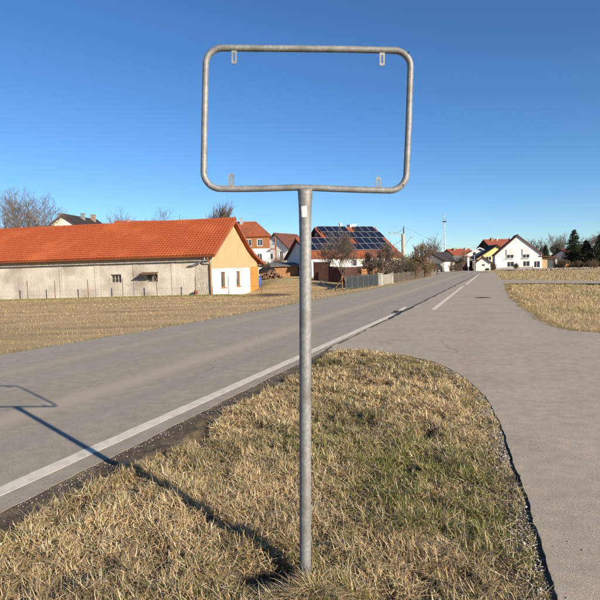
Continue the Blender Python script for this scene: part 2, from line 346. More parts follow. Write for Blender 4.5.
vg = bigmesh('verge', np.stack([VX.ravel(), VY.ravel(), VZ.ravel()], 1), np.stack([ii, ii+1, ii+NU+1, ii+NU], 1), MT['soil'], smooth=True); tag(vg, kind='structure')

def blades(name, x, y, z, length, width, lean, az, cols, seg, label, cat, m, curl=1.0, raw=False):
    """curved tapering grass blades, all as one mesh"""
    n = len(x); V = np.zeros((n, seg+1, 2, 3), np.float32); dx = np.cos(az); dy = np.sin(az); px = -dy; py = dx
    twist = rng.normal(0, .5, n); wx = px*np.cos(twist)+0; wy = py*np.cos(twist); wz = np.sin(twist)*.6
    cx = x.copy(); cy = y.copy(); cz = z-.01; stp = length/seg
    for k in range(seg+1):
        wd = width*(1-.9*(k/seg)**1.4)/2
        V[:, k, 0] = np.stack([cx-wx*wd, cy-wy*wd, cz-wz*wd], 1); V[:, k, 1] = np.stack([cx+wx*wd, cy+wy*wd, cz+wz*wd], 1)
        th = lean+curl*(k/seg)
        cx = cx+dx*np.sin(th)*stp; cy = cy+dy*np.sin(th)*stp; cz = cz+np.cos(th)*stp
    idx = np.arange(n)[:, None]*(seg+1)*2+np.arange(seg)[None]*2
    q = np.stack([idx, idx+1, idx+3, idx+2], -1).reshape(-1, 4)
    c = np.repeat(cols[:, None], (seg+1)*2, 1).reshape(-1, 3)
    if raw: return V.reshape(-1, 3), q, c
    o = bigmesh(name, V.reshape(-1, 3), q, m, c); return tag(o, label, cat, kind='stuff')
STRAW = np.array([[.54, .41, .22], [.41, .305, .15], [.66, .53, .31], [.27, .19, .09], [.74, .62, .41], [.14, .10, .048]])
GREEN = np.array([[.12, .145, .035], [.18, .19, .05], [.075, .10, .025], [.27, .25, .085]])
def pick(pal, n, p=None): return pal[rng.choice(len(pal), n, p=p)]*rng.uniform(.8, 1.2, (n, 1))
def green_weight(x, y):
    q = np.clip(fbm(x, y, 1.3, 11)*1.9-.62, 0, 1)
    return np.clip(q*(.3+.9*np.clip((x+.25)/.5, 0, 1))*np.clip((7.5-y)/3, .25, 1)+.55*np.clip(fbm(x, y, 2.7, 13)*2.4-1.1, 0, 1)*np.exp(-(((x-.75)/.55)**2+((y-3.6)/1.0)**2)), 0, 1)
def verge_sample(n, y0, y1, power):
    y = y0+(y1-y0)*rng.random(n*2)**power; x = rng.uniform(-4, 2.35, n*2)
    ok = (x > xL(y)+.20+.34*vnoise(x, y, 2.5, 8)*vnoise(x, y, .9, 18)+.1*vnoise(x, y, 7, 28)) & (x < xRr(y)+.01-.11*vnoise(x, y, 3.2, 9)*vnoise(x, y, 9, 19)-.03*vnoise(x, y, 9, 29)) & (y < YTIP-.15)
    ok &= rng.random(n*2) < .62+.5*fbm(x, y, 2.6, 21)
    ok &= rng.random(n*2) > .7*np.exp(-(((x+.19)/.11)**2+((y-2.74)/.09)**2)*.8)
    x = x[ok]; y = y[ok]; vis = np.abs(x) < .62*y+.8
    return x[vis], y[vis]
x, y = verge_sample(400000, .7, YTIP, 1.5)
n = len(x); gw = green_weight(x, y); isg = rng.random(n) < gw*.85
cols = pick(STRAW, n, [.26, .2, .22, .1, .15, .07]); cols[isg] = pick(GREEN, int(isg.sum()))
cols *= np.clip(.45+1.0*fbm(x, y, 1.6, 31), .5, 1.35)[:, None]
clump = fbm(x, y, 6.5, 41); tuft = np.clip((clump-.40)*5, 0, 1)
ln = rng.uniform(.03, .08, n)*(.65+.6*tuft); ln *= 1-.45*(np.minimum(x-xL(y), xRr(y)-x) < .3)
flow = 6.283*fbm(x, y, 5.0, 51)*2+rng.normal(0, 1.6, n)
lean = np.clip(rng.normal(1.22, .34, n)-.35*isg, .1, 1.8)
z = verge_z(x, y)+(.006+.03*tuft)*rng.random(n); curl = rng.normal(.25, .9, n)
wd_ = rng.uniform(.0032, .0072, n)*np.clip(y/3.4, 1, 2.3)
order = np.where(y < 3.7, 0, np.where(y < 6, 1, 2))
parts_ = []; off_ = 0
for k, sg_ in ((0, 3), (1, 2), (2, 1)):      # fewer segments farther off
    m_ = order == k
    v_, q_, c_ = blades('', x[m_], y[m_], z[m_], ln[m_], wd_[m_], lean[m_]+(.3 if k == 2 else 0)*curl[m_], flow[m_], cols[m_], sg_, '', '', None, curl=curl[m_], raw=True)
    parts_.append((v_, q_+off_, c_)); off_ += len(v_)
tag(bigmesh('verge_grass', np.concatenate([p_[0] for p_ in parts_]), np.concatenate([p_[1] for p_ in parts_]), MT['blade'], np.concatenate([p_[2] for p_ in parts_])), 'matted dry straw and green grass covering the roadside verge', 'grass', kind='stuff')
n = 9000; x, y = verge_sample(n*2, 1.2, 6, 1.3); n = len(x)   # longer kinked stalks lying across the mat
blades('dead_stalks', x, y, verge_z(x, y)+.02, rng.uniform(.07, .15, n), rng.uniform(.0018, .0032, n), np.clip(rng.normal(1.25, .25, n), .4, 1.6), rng.uniform(0, 6.283, n), pick(STRAW[[0, 2, 4]], n)*1.05, 3, 'longer dead straw stalks lying across the verge', 'grass', MT['blade'], curl=rng.normal(0, .8, n))
# long straw tussock at the foot of the post
n = 2600; a = rng.uniform(0, 6.283, n); rr = .03+.22*rng.random(n)**.8; x = .05+rr*np.cos(a)*1.0; y = 2.55+rr*np.sin(a)*.55-.05
ok = (y < 2.66) & (np.abs(x-.03) > -1); x, y, a, n = x[ok], y[ok], a[ok], int(ok.sum())
blades('tussock', x, y, verge_z(x, y), rng.uniform(.05, .12, n), rng.uniform(.0022, .004, n), rng.normal(1.05, .3, n), a+rng.normal(0, .7, n), pick(STRAW, n), 4, 'long pale straw tuft around the foot of the sign post', 'grass', MT['blade'])

def stones(name, x, y, z, r, cols, m, label, cat):
    n = len(x); base = np.array([[1, 0, 0], [-1, 0, 0], [0, 1, 0], [0, -1, 0], [0, 0, 1], [0, 0, -1]], float)
    tr = np.array([[0, 2, 4], [2, 1, 4], [1, 3, 4], [3, 0, 4], [2, 0, 5], [1, 2, 5], [3, 1, 5], [0, 3, 5]])
    a = rng.uniform(0, 6.283, n); V = base[None]*r[:, None, None]*rng.uniform(.6, 1.3, (n, 6, 1))*np.array([1, 1, .75])
    ca, sa = np.cos(a)[:, None], np.sin(a)[:, None]; X = V[..., 0]*ca-V[..., 1]*sa; Y = V[..., 0]*sa+V[..., 1]*ca
    V = np.stack([X+x[:, None], Y+y[:, None], V[..., 2]+z[:, None]], -1)
    T = (tr[None]+np.arange(n)[:, None, None]*6).reshape(-1, 3)
    return tag(bigmesh(name, V.reshape(-1, 3), T, m, np.repeat(cols, 6, 0), tris=True), label, cat, kind='stuff')
n = 4200; y = rng.uniform(1.6, 9.6, n); off = np.abs(rng.normal(.03, .075, n)); x = xRr(y)-.012-off; k = (vnoise(x, y, 1.6, 71) > .3+.12*((y > 4.2) & (y < 6.6))) & (off < .26); x, y = x[k], y[k]; n = len(x)
gc = rng.uniform(.13, .5, (n, 1))*np.array([[1, .93, .80]])
stones('gravel', x, y, verge_z(x, y)+.004, rng.uniform(.0025, .008, n)*np.where(rng.random(n) < .05, 2.0, 1), gc, MT['stone'], 'pale loose gravel along the right edge of the verge', 'gravel')
n = 900; y = rng.uniform(1.5, 10, n); x = xL(y)+np.abs(rng.normal(.05, .08, n)); gc = rng.uniform(.1, .4, (n, 1))*np.array([[1, .9, .75]])
stones('grit', x, y, verge_z(x, y)+.003, rng.uniform(.002, .009, n), gc, MT['stone'], 'dark soil crumbs and grit beside the white edge line', 'grit')
n = 110; y = rng.uniform(1.6, 12, n); x = xRr(np.minimum(y, 10.2))+np.abs(rng.normal(0, .25, n))+.02; gc = rng.uniform(.15, .4, (n, 1))*np.array([[1, .95, .85]])
stones('loose_grit', x, y, np.full(n, .003), rng.uniform(.002, .006, n), gc, MT['stone'], 'scattered grit on the asphalt beside the verge', 'grit')
# ------------------------------------------------------------------ fields: short dry grass
def inpoly(px, py, poly):
    c = np.zeros(len(px), bool); k = len(poly)
    for i in range(k):
        x1, y1 = poly[i]; x2, y2 = poly[i-1]
        if y1 == y2: continue
        c ^= ((y1 > py) != (y2 > py)) & (px < (x2-x1)*(py-y1)/(y2-y1)+x1)
    return c
fx = np.array([p.x for p in farl]); fy = np.array([p.y for p in farl])
n = 300000; y = 9+55*rng.random(n)**1.5; x = rng.uniform(-34, 8, n); edge = np.interp(y, fy, fx)
ok = (x < edge-.1-.35*vnoise(x, y, .8, 3)) & (np.abs(x) < .62*y+1) & ~((y > 44.5) & (x < -4)) & (rng.random(n) < .35+.8*fbm(x, y, .9, 77))
x, y = x[ok], y[ok]; n = len(x)
band = fbm(x*.25, y*1.3, 1.0, 12); isg = rng.random(n) < np.clip((y-36)/5, .04, .45)*(x < -3)+.05
cols = pick(STRAW, n, [.5, .3, .1, .1, 0, 0])*(.4+1.2*band)[:, None]; cols[isg] = pick(GREEN, int(isg.sum()))*1.1
blades('field_grass', x, y, terrain(x, y), rng.uniform(.05, .11, n)*(.6+.8*fbm(x, y, 1.1, 5)), rng.uniform(.010, .018, n)*np.clip(y/18, .8, 2), np.clip(rng.normal(1.05, .3, n), .1, 1.6), rng.uniform(0, 6.283, n), cols, 1, 'short straw coloured grass between the road and the barn', 'grass', MT['blade'])
poly1 = [(p.x, p.y) for p in low+gend[:3]]
n = 330000; y = 7+33*rng.random(n)**1.4; x = rng.uniform(5, 34, n); ok = inpoly(x, y, poly1) & (x < .62*y+3) & (rng.random(n) < .35+.8*fbm(x, y, 1.1, 78)); x, y = x[ok], y[ok]; n = len(x)
isg = rng.random(n) < np.clip(fbm(x, y, .8, 14)*1.6-.75, 0, .6); cols = pick(STRAW, n, [.3, .2, .25, .08, .15, .02])*(.75+.5*fbm(x, y, 1.0, 15))[:, None]; cols[isg] = pick(GREEN, int(isg.sum()))*1.2
blades('meadow_grass', x, y, terrain(x, y), rng.uniform(.08, .2, n)*(.6+.8*fbm(x, y, 1.4, 6)), rng.uniform(.008, .014, n)*np.clip(y/16, .8, 2), np.clip(rng.normal(.7, .3, n), .1, 1.4), rng.uniform(0, 6.283, n), cols, 2, 'rough dry meadow grass right of the side road', 'grass', MT['blade'])
def rim(name, pts, n, sd, label, zt=.0):
    """ragged grass and thatch creeping over an asphalt edge"""
    pts = np.array([[p.x, p.y] for p in pts]); sl = np.linalg.norm(np.diff(pts, axis=0), axis=1); pr = sl/np.maximum(pts[:-1, 1], 6)**1.2; k = rng.choice(len(sl), n, p=pr/pr.sum()); f_ = rng.random(n)[:, None]
    c = pts[k]*(1-f_)+pts[k+1]*f_; d = (pts[k+1]-pts[k])/sl[k][:, None]; wob = .16*(vnoise(c[:, 0], c[:, 1], 1.3, 61)-.5)+.1*(vnoise(c[:, 0], c[:, 1], 4, 62)-.5)
    c = c+np.stack([d[:, 1], -d[:, 0]], 1)*(rng.normal(0, sd, n)+wob)[:, None]
    cl = pick(STRAW, n, [.3, .3, .1, .2, .02, .08])*(.6+.6*fbm(c[:, 0], c[:, 1], 1.2, 63))[:, None]; g_ = rng.random(n) < .15; cl[g_] = pick(GREEN, int(g_.sum()))
    blades(name, c[:, 0], c[:, 1], np.full(n, zt), rng.uniform(.04, .11, n), rng.uniform(.006, .014, n)*np.clip(c[:, 1]/14, .8, 2.4), np.clip(rng.normal(1.1, .3, n), .2, 1.6), rng.uniform(0, 6.283, n), cl, 1, label, 'grass', MT['blade'])
rim('edge_grass', farl[1:], 16000, .07, 'ragged dry grass creeping over the far edge of the main road')
rim('edge_grass', low[1:]+gend[:1], 14000, .08, 'ragged dry grass creeping over the side road edge on the right')
rim('edge_grass', low[:2], 5000, .16, 'grass fringe along the near edge of the field path on the right', zt=-.05)
poly2 = [(p.x, p.y) for p in side_r]+[(side_r[-1].x, 96), (side_r[0].x, 96)]
n = 90000; y = rng.uniform(38, 96, n); x = rng.uniform(16, 60, n); ok = inpoly(x, y, poly2) & (x < .6*y+3); x, y = x[ok], y[ok]; n = len(x)
cols = pick(STRAW, n)*(.75+.5*fbm(x, y, .5, 16))[:, None]; isg = rng.random(n) < .3*fbm(x, y, .3, 17); cols[isg] = pick(GREEN, int(isg.sum()))*1.3
blades('lawn_grass', x, y, terrain(x, y), rng.uniform(.06, .16, n), rng.uniform(.03, .06, n), np.clip(rng.normal(.7, .3, n), .1, 1.4), rng.uniform(0, 6.283, n), cols, 1, 'dry lawn in front of the white gabled house', 'grass', MT['blade'])

#BUILDINGS#
# ------------------------------------------------------------------ the empty sign frame
Y0 = 2.74; base = P(305, 577, Y0)
sg = empty('sign_frame', 'empty galvanised steel sign frame on a single post in the verge', 'sign frame', (base.x, base.y, base.z))
def SP(px, py, dy=0.0): q = P(px, py, Y0+dy); return q-base
b = B(); pp = [SP(305.5, 577)+Vector((0, 0, -.25))]+[SP(305.3, 577-i*(577-240)/12) for i in range(13)]+[SP(305.2, yy) for yy in (228, 216, 204, 194, 189.5)]
rd = [.0302]*14+[.0302, .0312, .0335, .0365, .037]; b.tube(pp, rd, 32); post = b.obj('post', MT['galv'], sg, smooth=True)
# rounded rectangle of bent tube; lower rail kinks up at the post
def arc(cx, cy, r, a0, a1, k=8): return [(cx+r*math.cos(a0+(a1-a0)*i/k), cy-r*math.sin(a0+(a1-a0)*i/k)) for i in range(k+1)]
PI = math.pi
ring = arc(222.3, 64.5, 16.5, PI, PI/2)+[(250, 48.4), (300, 48.8), (350, 49.4)]+arc(394, 67, 16.5, PI/2, 0)+[(408.6, 125)]+arc(389.5, 173.5, 17, -.05, -PI/2)+[(365, 189.9), (335, 188.9), (316, 188), (294, 187.6), (260, 188.7), (236, 189)]+arc(220.5, 172, 16.8, -PI/2-.02, -PI)+[(204.6, 120)]
b = B(); b.tube([SP(*q) for q in ring], .0157, 16, closed=True); fr = b.obj('tube_frame', MT['galv'], sg, smooth=True)
for (tx, ty0, ty1) in ((234.3, 49, 64.2), (382, 50, 66.2), (231.5, 174, 188.5), (378.2, 177.2, 189.8)):
    up = ty1 > 100
    b = B(); wx = 2.7; hx = .85; yo = (ty0, ty1); o = []; inn = []
    # slotted flat tab: outline ring with a long hole
    inner_c = (ty0+6.2) if up else (ty1-6.2); hl = 4.2
    out = [(-wx, ty0), (wx, ty0), (wx, ty1), (-wx, ty1)]
    if up: out = [(-wx, ty1), (-wx, ty0+1.2), (-wx+1.2, ty0), (wx-1.2, ty0), (wx, ty0+1.2), (wx, ty1)]; hole = [(-hx, ty0+10.5), (-hx, ty0+3.4), (-hx*.6, ty0+2.4), (hx*.6, ty0+2.4), (hx, ty0+3.4), (hx, ty0+10.5)]
    else: out = [(-wx, ty0), (-wx, ty1-1.2), (-wx+1.2, ty1), (wx-1.2, ty1), (wx, ty1-1.2), (wx, ty0)]; hole = [(-hx, ty1-10.5), (-hx, ty1-3.4), (-hx*.6, ty1-2.4), (hx*.6, ty1-2.4), (hx, ty1-3.4), (hx, ty1-10.5)]
    k = len(out); vs = []
    for dy in (-.003, .003):
        vs += [SP(tx+q[0], q[1])+Vector((0, dy-.004, 0)) for q in out]+[SP(tx+q[0], q[1])+Vector((0, dy-.004, 0)) for q in hole]
    b.v = [tuple(q) for q in vs]; W2 = 2*k
    for i in range(k):
        j = (i+1) % k
        b.f += [(i, j, k+j, k+i), (W2+j, W2+i, W2+k+i, W2+k+j), (j, i, W2+i, W2+j), (k+i, k+j, W2+k+j, W2+k+i)]
    b.obj('mounting_tab', MT['galv'], sg)
b = B(); s0 = SP(300.6, 217.6); rr = .0312
for (z0, z1) in ((SP(305, 217.6).z, SP(305, 206.8).z),):
    k = 6; cxp = SP(305.3, 212).x; a0, a1 = -2.2, -1.38
    for i in range(k):
        q = [a0+(a1-a0)*i/k, a0+(a1-a0)*(i+1)/k]
        r1, r2 = .0323, .0346
        b.hexa([(cxp+(r1-.006)*math.cos(q[0]), (r1-.006)*math.sin(q[0]), z0), (cxp+r1*math.cos(q[0]), r1*math.sin(q[0]), z0), (cxp+r1*math.cos(q[1]), r1*math.sin(q[1]), z0), (cxp+(r1-.006)*math.cos(q[1]), (r1-.006)*math.sin(q[1]), z0),
                (cxp+(r2-.006)*math.cos(q[0]), (r2-.006)*math.sin(q[0]), z1), (cxp+r2*math.cos(q[0]), r2*math.sin(q[0]), z1), (cxp+r2*math.cos(q[1]), r2*math.sin(q[1]), z1), (cxp+(r2-.006)*math.cos(q[1]), (r2-.006)*math.sin(q[1]), z1)])
tag(b.obj('sticker', MT['sticker'], sg), 'blank white sticker near the top of the post')
for (px, py) in ((408, 53.6), (207.5, 184.5), (402.5, 185.5)):
    c = SP(px, py); b = B(); b.tube([c+Vector((0, -.0163, 0)), c+Vector((0, -.009, 0))], .0036, 10); b.obj('drain_hole', MT['black'], sg)

# ------------------------------------------------------------------ building helpers
def V(*a): return Vector(a)
def wall_rect(b, O, U, N, L, z0, z1, ops, dep=.14):
    """a wall plane with real openings and their reveals"""
    O = Vector(O); U = Vector(U); N = Vector(N); q = lambda x, z, d=0: O+U*x+Vector((0, 0, z))-N*d
    xs = sorted({0, L, *[v for o in ops for v in o[:2]]}); zs = sorted({z0, z1, *[v for o in ops for v in o[2:4]]})
    for i in range(len(xs)-1):
        for j in range(len(zs)-1):
            cx = (xs[i]+xs[i+1])/2; cz = (zs[j]+zs[j+1])/2
            if any(o[0] < cx < o[1] and o[2] < cz < o[3] for o in ops): continue
            b.poly([q(xs[i], zs[j]), q(xs[i+1], zs[j]), q(xs[i+1], zs[j+1]), q(xs[i], zs[j+1])])
    for o in ops:
        a = [(o[0], o[2]), (o[1], o[2]), (o[1], o[3]), (o[0], o[3])]
        for i in range(4): p, r = a[i], a[(i+1) % 4]; b.poly([q(*p), q(*r), q(*r, dep), q(*p, dep)])
def obox(b, O, U, N, x0, x1, z0, z1, d0, d1):
    O = Vector(O); U = Vector(U); N = Vector(N); q = lambda x, z, d: O+U*x+Vector((0, 0, z))+N*d
    b.hexa([q(x0, z0, d1), q(x1, z0, d1), q(x1, z0, d0), q(x0, z0, d0), q(x0, z1, d1), q(x1, z1, d1), q(x1, z1, d0), q(x0, z1, d0)])
def window(par, O, U, N, o, dep=.14, fm='frame', mull=1, sill=True, blind=0, bars=0):
    x0, x1, z0, z1 = o[:4]; fwid = min(.07, (x1-x0)*.12); b = B(); i0, i1 = -dep+.002, -dep+.07
    obox(b, O, U, N, x0, x0+fwid, z0, z1, i0, i1); obox(b, O, U, N, x1-fwid, x1, z0, z1, i0, i1)
    obox(b, O, U, N, x0+fwid, x1-fwid, z0, z0+fwid, i0, i1); obox(b, O, U, N, x0+fwid, x1-fwid, z1-fwid, z1, i0, i1)
    for k in range(mull): c = x0+(x1-x0)*(k+1)/(mull+1); obox(b, O, U, N, c-fwid*.4, c+fwid*.4, z0+fwid, z1-fwid, i0, i1-.004)
    for k in range(bars): c = z0+(z1-z0)*(k+1)/(bars+1); obox(b, O, U, N, x0+fwid, x1-fwid, c-.015, c+.015, i0, i1-.008)
    wn = b.obj('window', MT[fm], par)
    b = B(); obox(b, O, U, N, x0+.01, x1-.01, z0+.01, z1-.01, -dep-.02, -dep+.025); b.obj('pane', MT['glass'], wn)
    if sill: b = B(); obox(b, O, U, N, x0-.06, x1+.06, z0-.05, z0, -dep+.072, .06); b.obj('sill', MT[fm], wn)
    if blind: b = B(); obox(b, O, U, N, x0+.01, x1-.01, z1-(z1-z0)*blind, z1-.01, -dep+.075, -dep+.11); b.obj('blind', MT['blind'], wn)
    return wn
def slope(b, e0, e1, r1, r0, course=.34, th=.045, wave=0, amp=.03, under=.14):
    """roof slope: stepped tile courses (with rounded pans when wave>0) above a slab"""
    e0, e1, r0, r1 = map(Vector, (e0, e1, r0, r1)); L = (e1-e0).length; Hs = (r0-e0).length; nrm = (e1-e0).cross(r0-e0).normalized()
    if nrm.z < 0: nrm = -nrm
    nc = max(2, round(Hs/course)); q = lambda u, v, h: e0.lerp(e1, u).lerp(r0.lerp(r1, u), v)+nrm*h
    cols = [0, 1]; prof = [0, 0]
    if wave:
        nt = max(1, round(L/wave)); cols = []; prof = []
        for k in range(nt):
            for s_, h_ in ((0, .1), (.25, .85), (.5, 1), (.75, .55), (.98, 0)): cols.append((k+s_)/nt); prof.append(h_*amp)
        cols.append(1); prof.append(.1*amp)
    m = len(cols)
    for i in range(nc):
        v0, v1 = i/nc, (i+1)/nc; st = len(b.v); lift = random.uniform(0, .006)
        for k in range(m): b.v.append(tuple(q(cols[k], v0, prof[k]-.004)))
        for k in range(m): b.v.append(tuple(q(cols[k], v0, th+prof[k]+lift)))
        for k in range(m): b.v.append(tuple(q(cols[k], v1, prof[k])))
        for k in range(m-1): b.f += [(st+k, st+k+1, st+m+k+1, st+m+k), (st+m+k, st+m+k+1, st+2*m+k+1, st+2*m+k)]
    b.hexa([q(0, 0, -under), q(1, 0, -under), q(1, 1, -under), q(0, 1, -under), q(0, 0, -.006), q(1, 0, -.006), q(1, 1, -.006), q(0, 1, -.006)])
def house(name, label, cat, loc, rz, W, L, he, hr, wm='white', rm='orange', ov=.45, front=(), right=(), left=(), gable=(), gm=None, fm='frame', chim=(), hip=0, blind=0, mull=1, group=None, ridge_x=0.0, trim='darkwood', base=True):
    """gable at local y=0 facing -y, ridge along +y; openings are (a0,a1,z0,z1) along each wall"""
    t = empty(name, label, cat, loc, rz, group); b = B(); h = W/2
    walls = [((-h, 0, 0), (1, 0, 0), (0, -1, 0), W, front), ((h, 0, 0), (0, 1, 0), (1, 0, 0), L, right), ((h, L, 0), (-1, 0, 0), (0, 1, 0), W, ()), ((-h, L, 0), (0, -1, 0), (-1, 0, 0), L, left)]
    for O, U, N, ln, ops in walls: wall_rect(b, O, U, N, ln, -1.2, he, ops)
    wl = b.obj('wall', MT[wm], t)
    b = B(); b.poly([(-h, 0, he), (h, 0, he), (ridge_x, 0, hr)]); b.obj('gable', MT[gm or wm], t)
    if not hip: b = B(); b.poly([(h, L, he), (-h, L, he), (ridge_x, L, hr)]); b.obj('gable', MT[gm or wm], t)
    for O, U, N, ln, ops in walls:
        for o in ops: window(t, O, U, N, o, fm=fm, blind=blind if len(o) < 5 else o[4], mull=mull if (o[1]-o[0]) > .7 else 0)
    for o in gable: # windows set proud in the gable triangle
        O = Vector((-h, -.16, 0)); window(t, O, V(1, 0, 0), V(0, -1, 0), o, fm=fm, mull=0 if o[1]-o[0] < .7 else mull, blind=0 if len(o) < 5 else o[4])
    sR = (hr-he)/(h-ridge_x); sL = (hr-he)/(h+ridge_x); b = B(); y0, y1 = -ov, L+ov; zt = .12
    ya, yb = y0, y1
    if hip: yb = L-hip_len(hip, W)
    slope(b, (h+ov, y0, he-ov*sR+zt), (h+ov, y1, he-ov*sR+zt), (ridge_x, yb, hr+zt), (ridge_x, ya, hr+zt))
    slope(b, (-h-ov, y1, he-ov*sL+zt), (-h-ov, y0, he-ov*sL+zt), (ridge_x, ya, hr+zt), (ridge_x, yb, hr+zt))
    if hip: slope(b, (h+ov, y1, he-ov*sR+zt), (-h-ov, y1, he-ov*sL+zt), (ridge_x-.02, yb, hr+zt), (ridge_x+.02, yb, hr+zt))
    b.tube([(ridge_x, ya, hr+zt+.02), (ridge_x, yb, hr+zt+.02)], .11, 8)
    rf = b.obj('roof', MT[rm], t)
    b = B() # barge boards on the front gable
    for sx, s_, e in ((1, sR, h+ov), (-1, sL, -h-ov)):
        b.bar((e, y0-.02, he-ov*s_+zt-.07), (ridge_x, y0-.02, hr+zt-.07), .05, .24, up=(0, 1, 0)) if False else b.hexa([(e, y0-.05, he-ov*s_-.12), (ridge_x, y0-.05, hr-.12), (ridge_x, y0-.003, hr-.12), (e, y0-.003, he-ov*s_-.12), (e, y0-.05, he-ov*s_+.14), (ridge_x, y0-.05, hr+.14), (ridge_x, y0-.003, hr+.14), (e, y0-.003, he-ov*s_+.14)])
    b.obj('barge_board', MT[trim], t)
    for (cx, cy, ch, cw, cm) in chim:
        zr = hr-abs(cx-ridge_x)*sR; b = B(); b.box(cx-cw/2, cx+cw/2, cy-cw/2, cy+cw/2, zr-.5, hr+ch); b.box(cx-cw/2-.06, cx+cw/2+.06, cy-cw/2-.06, cy+cw/2+.06, hr+ch, hr+ch+.08); b.obj('chimney', MT[cm], rf)
    return t
def hip_len(hip, W): return W*.32
def put(px, py, D): q = P(px, py, D); return q

# ------------------------------------------------------------------ the long barn
bz = -.57; bc = P(213, 297, 43); BR = math.radians(-12.1)
barn = empty('barn', 'long old barn with bright orange tiled roof and new timber gable', 'barn', (bc.x, bc.y, bz), BR)
BX = Vector((math.cos(BR), math.sin(BR), 0)); BY = Vector((-math.sin(BR), math.cos(BR), 0))
def bl(px, py, side=False):
    q = hit(px, py, Vector((bc.x, bc.y, 0)), BX if side else BY)-Vector((bc.x, bc.y, bz)); return (q.dot(BY) if side else q.dot(BX)), q.z
XL_ = -30.0; WT = 3.62
w1a = bl(110.8, 283); w1b = bl(121, 274.3); w2a = bl(146.5, 282); w2b = bl(157.5, 273.8)
op1 = (w1a[0]-XL_, w1b[0]-XL_, w1a[1], w1b[1]); op2 = (w2a[0]-XL_, w2b[0]-XL_, w2a[1], w2b[1])
b = B(); wall_rect(b, (XL_, 0, 0), (1, 0, 0), (0, -1, 0), -XL_, -.6, WT, [op1, op2], .25); b.poly([(XL_, 10, -.6), (XL_, 0, -.6), (XL_, 0, WT), (XL_, 5, 6.25), (XL_, 10, WT)]); b.poly([(0, 12.5, -.6), (XL_, 12.5, -.6), (XL_, 12.5, 2.6), (0, 12.5, 2.6)])
wl = b.obj('front_wall', MT['barnwall'], barn)
# raised plaster pilaster strips and patches on the long wall
for (a0, a1) in ((60, 63.5), (95.5, 99), (134, 138.5), (172, 175)):
    xa = bl(a0, 285)[0]; xb = bl(a1, 285)[0]; b = B(); b.box(xa, xb, -.035, .02, -.5, 2.75); b.obj('pilaster', MT['barnwall'], barn)
xa = bl(28, 285)[0]; b = B(); b.box(XL_, -.02, -.025, .02, 2.75, 3.1); b.obj('eaves_band', MT['barnstone'], barn)
b = B(); b.box(bl(196, 285)[0], -.03, -.02, .02, -.5, 2.74); b.obj('bare_plaster_panel', MT['barnstone'], barn)
window(barn, (XL_, 0, 0), (1, 0, 0), (0, -1, 0), op1, dep=.22, fm='frameold', mull=2, bars=1, sill=False)
wn = window(barn, (XL_, 0, 0), (1, 0, 0), (0, -1, 0), op2, dep=.22, fm='frameold', mull=1, sill=False)
b = B(); x0, x1 = w2a[0]-.32, w2b[0]+.1; zt = w2b[1]+.08
for k in range(5):
    xa = x0+(x1-x0)*k/5; xb = x0+(x1-x0)*(k+1)/5-.01
    b.hexa([(xa, -.75, zt-.12), (xb, -.75, zt-.12), (xb, 0, zt+.03), (xa, 0, zt+.03), (xa, -.75, zt-.08), (xb, -.75, zt-.08), (xb, 0, zt+.07), (xa, 0, zt+.07)])
b.bar((x0+.2, -.7, zt-.13), (x0+.2, -.02, zt-.6), .04, .04); b.bar((x1-.1, -.7, zt-.13), (x1-.1, -.02, zt-.6), .04, .04)
b.obj('window_canopy', MT['rust'], barn)
# gable end: white plaster below, larch boards above
g1a = bl(221.5, 288, True); g1b = bl(226.3, 272.5, True); g2a = bl(236.8, 287, True); g2b = bl(241, 272.5, True)
zb = 2.28
gops = [(g1a[0], g1b[0], max(.55, g1a[1]), zb-.35), (g2a[0], g2b[0], max(.55, g2a[1]), zb-.35)]
b = B(); wall_rect(b, (0, 0, 0), (0, 1, 0), (1, 0, 0), 10, -.6, zb, gops, .2); b.obj('gable_wall', MT['white'], barn)
for o in gops: window(barn, (0, 0, 0), (0, 1, 0), (1, 0, 0), o, dep=.2, fm='framewood', mull=0, sill=True)
prof = [(-.5, 3.27), (0, 3.6), (5, 6.40), (7, 5.25), (9, 4.15), (10.5, 3.55), (12, 3.12), (14, 2.62)]
def rz_(y): return float(np.interp(y, [p[0] for p in prof], [p[1] for p in prof]))
b = B(); wdt = .19; k = 0; yy = 0.0
b.poly([(.012, 0, zb), (.012, 12.4, zb), (.012, 12.4, rz_(12.4)-.1), (.012, 10, rz_(10)-.1), (.012, 5, rz_(5)-.1), (.012, 0, rz_(0)-.1)])
while yy < 12.3:
    y2 = min(yy+wdt-.012, 12.4); zlo = zb-.04 if yy < 10.3 else zb-.04+(yy-10.3)*.42; dd = .035+random.uniform(-.006, .006)
    b.hexa([(0.0125, yy, zlo), (dd, yy, zlo), (dd, y2, zlo), (.0125, y2, zlo), (.0125, yy, rz_(yy)-.05), (dd, yy, rz_(yy)-.05), (dd, y2, rz_(y2)-.05), (.0125, y2, rz_(y2)-.05)]); yy += wdt
b.obj('board_cladding', MT['wood'], barn, kind='stuff')
b = B()
for k in range(9): y0_ = 10.03+k*.31; b.box(-.03, .03+random.uniform(0, .012), y0_, y0_+.298, -.4, zb+.02)
dr = b.obj('barn_door', MT['door'], barn); b = B(); b.box(.045, .07, 10.1, 12.7, .4, .55); b.box(.045, .07, 10.1, 12.7, 1.6, 1.75); b.obj('door_ledge', MT['door'], dr)
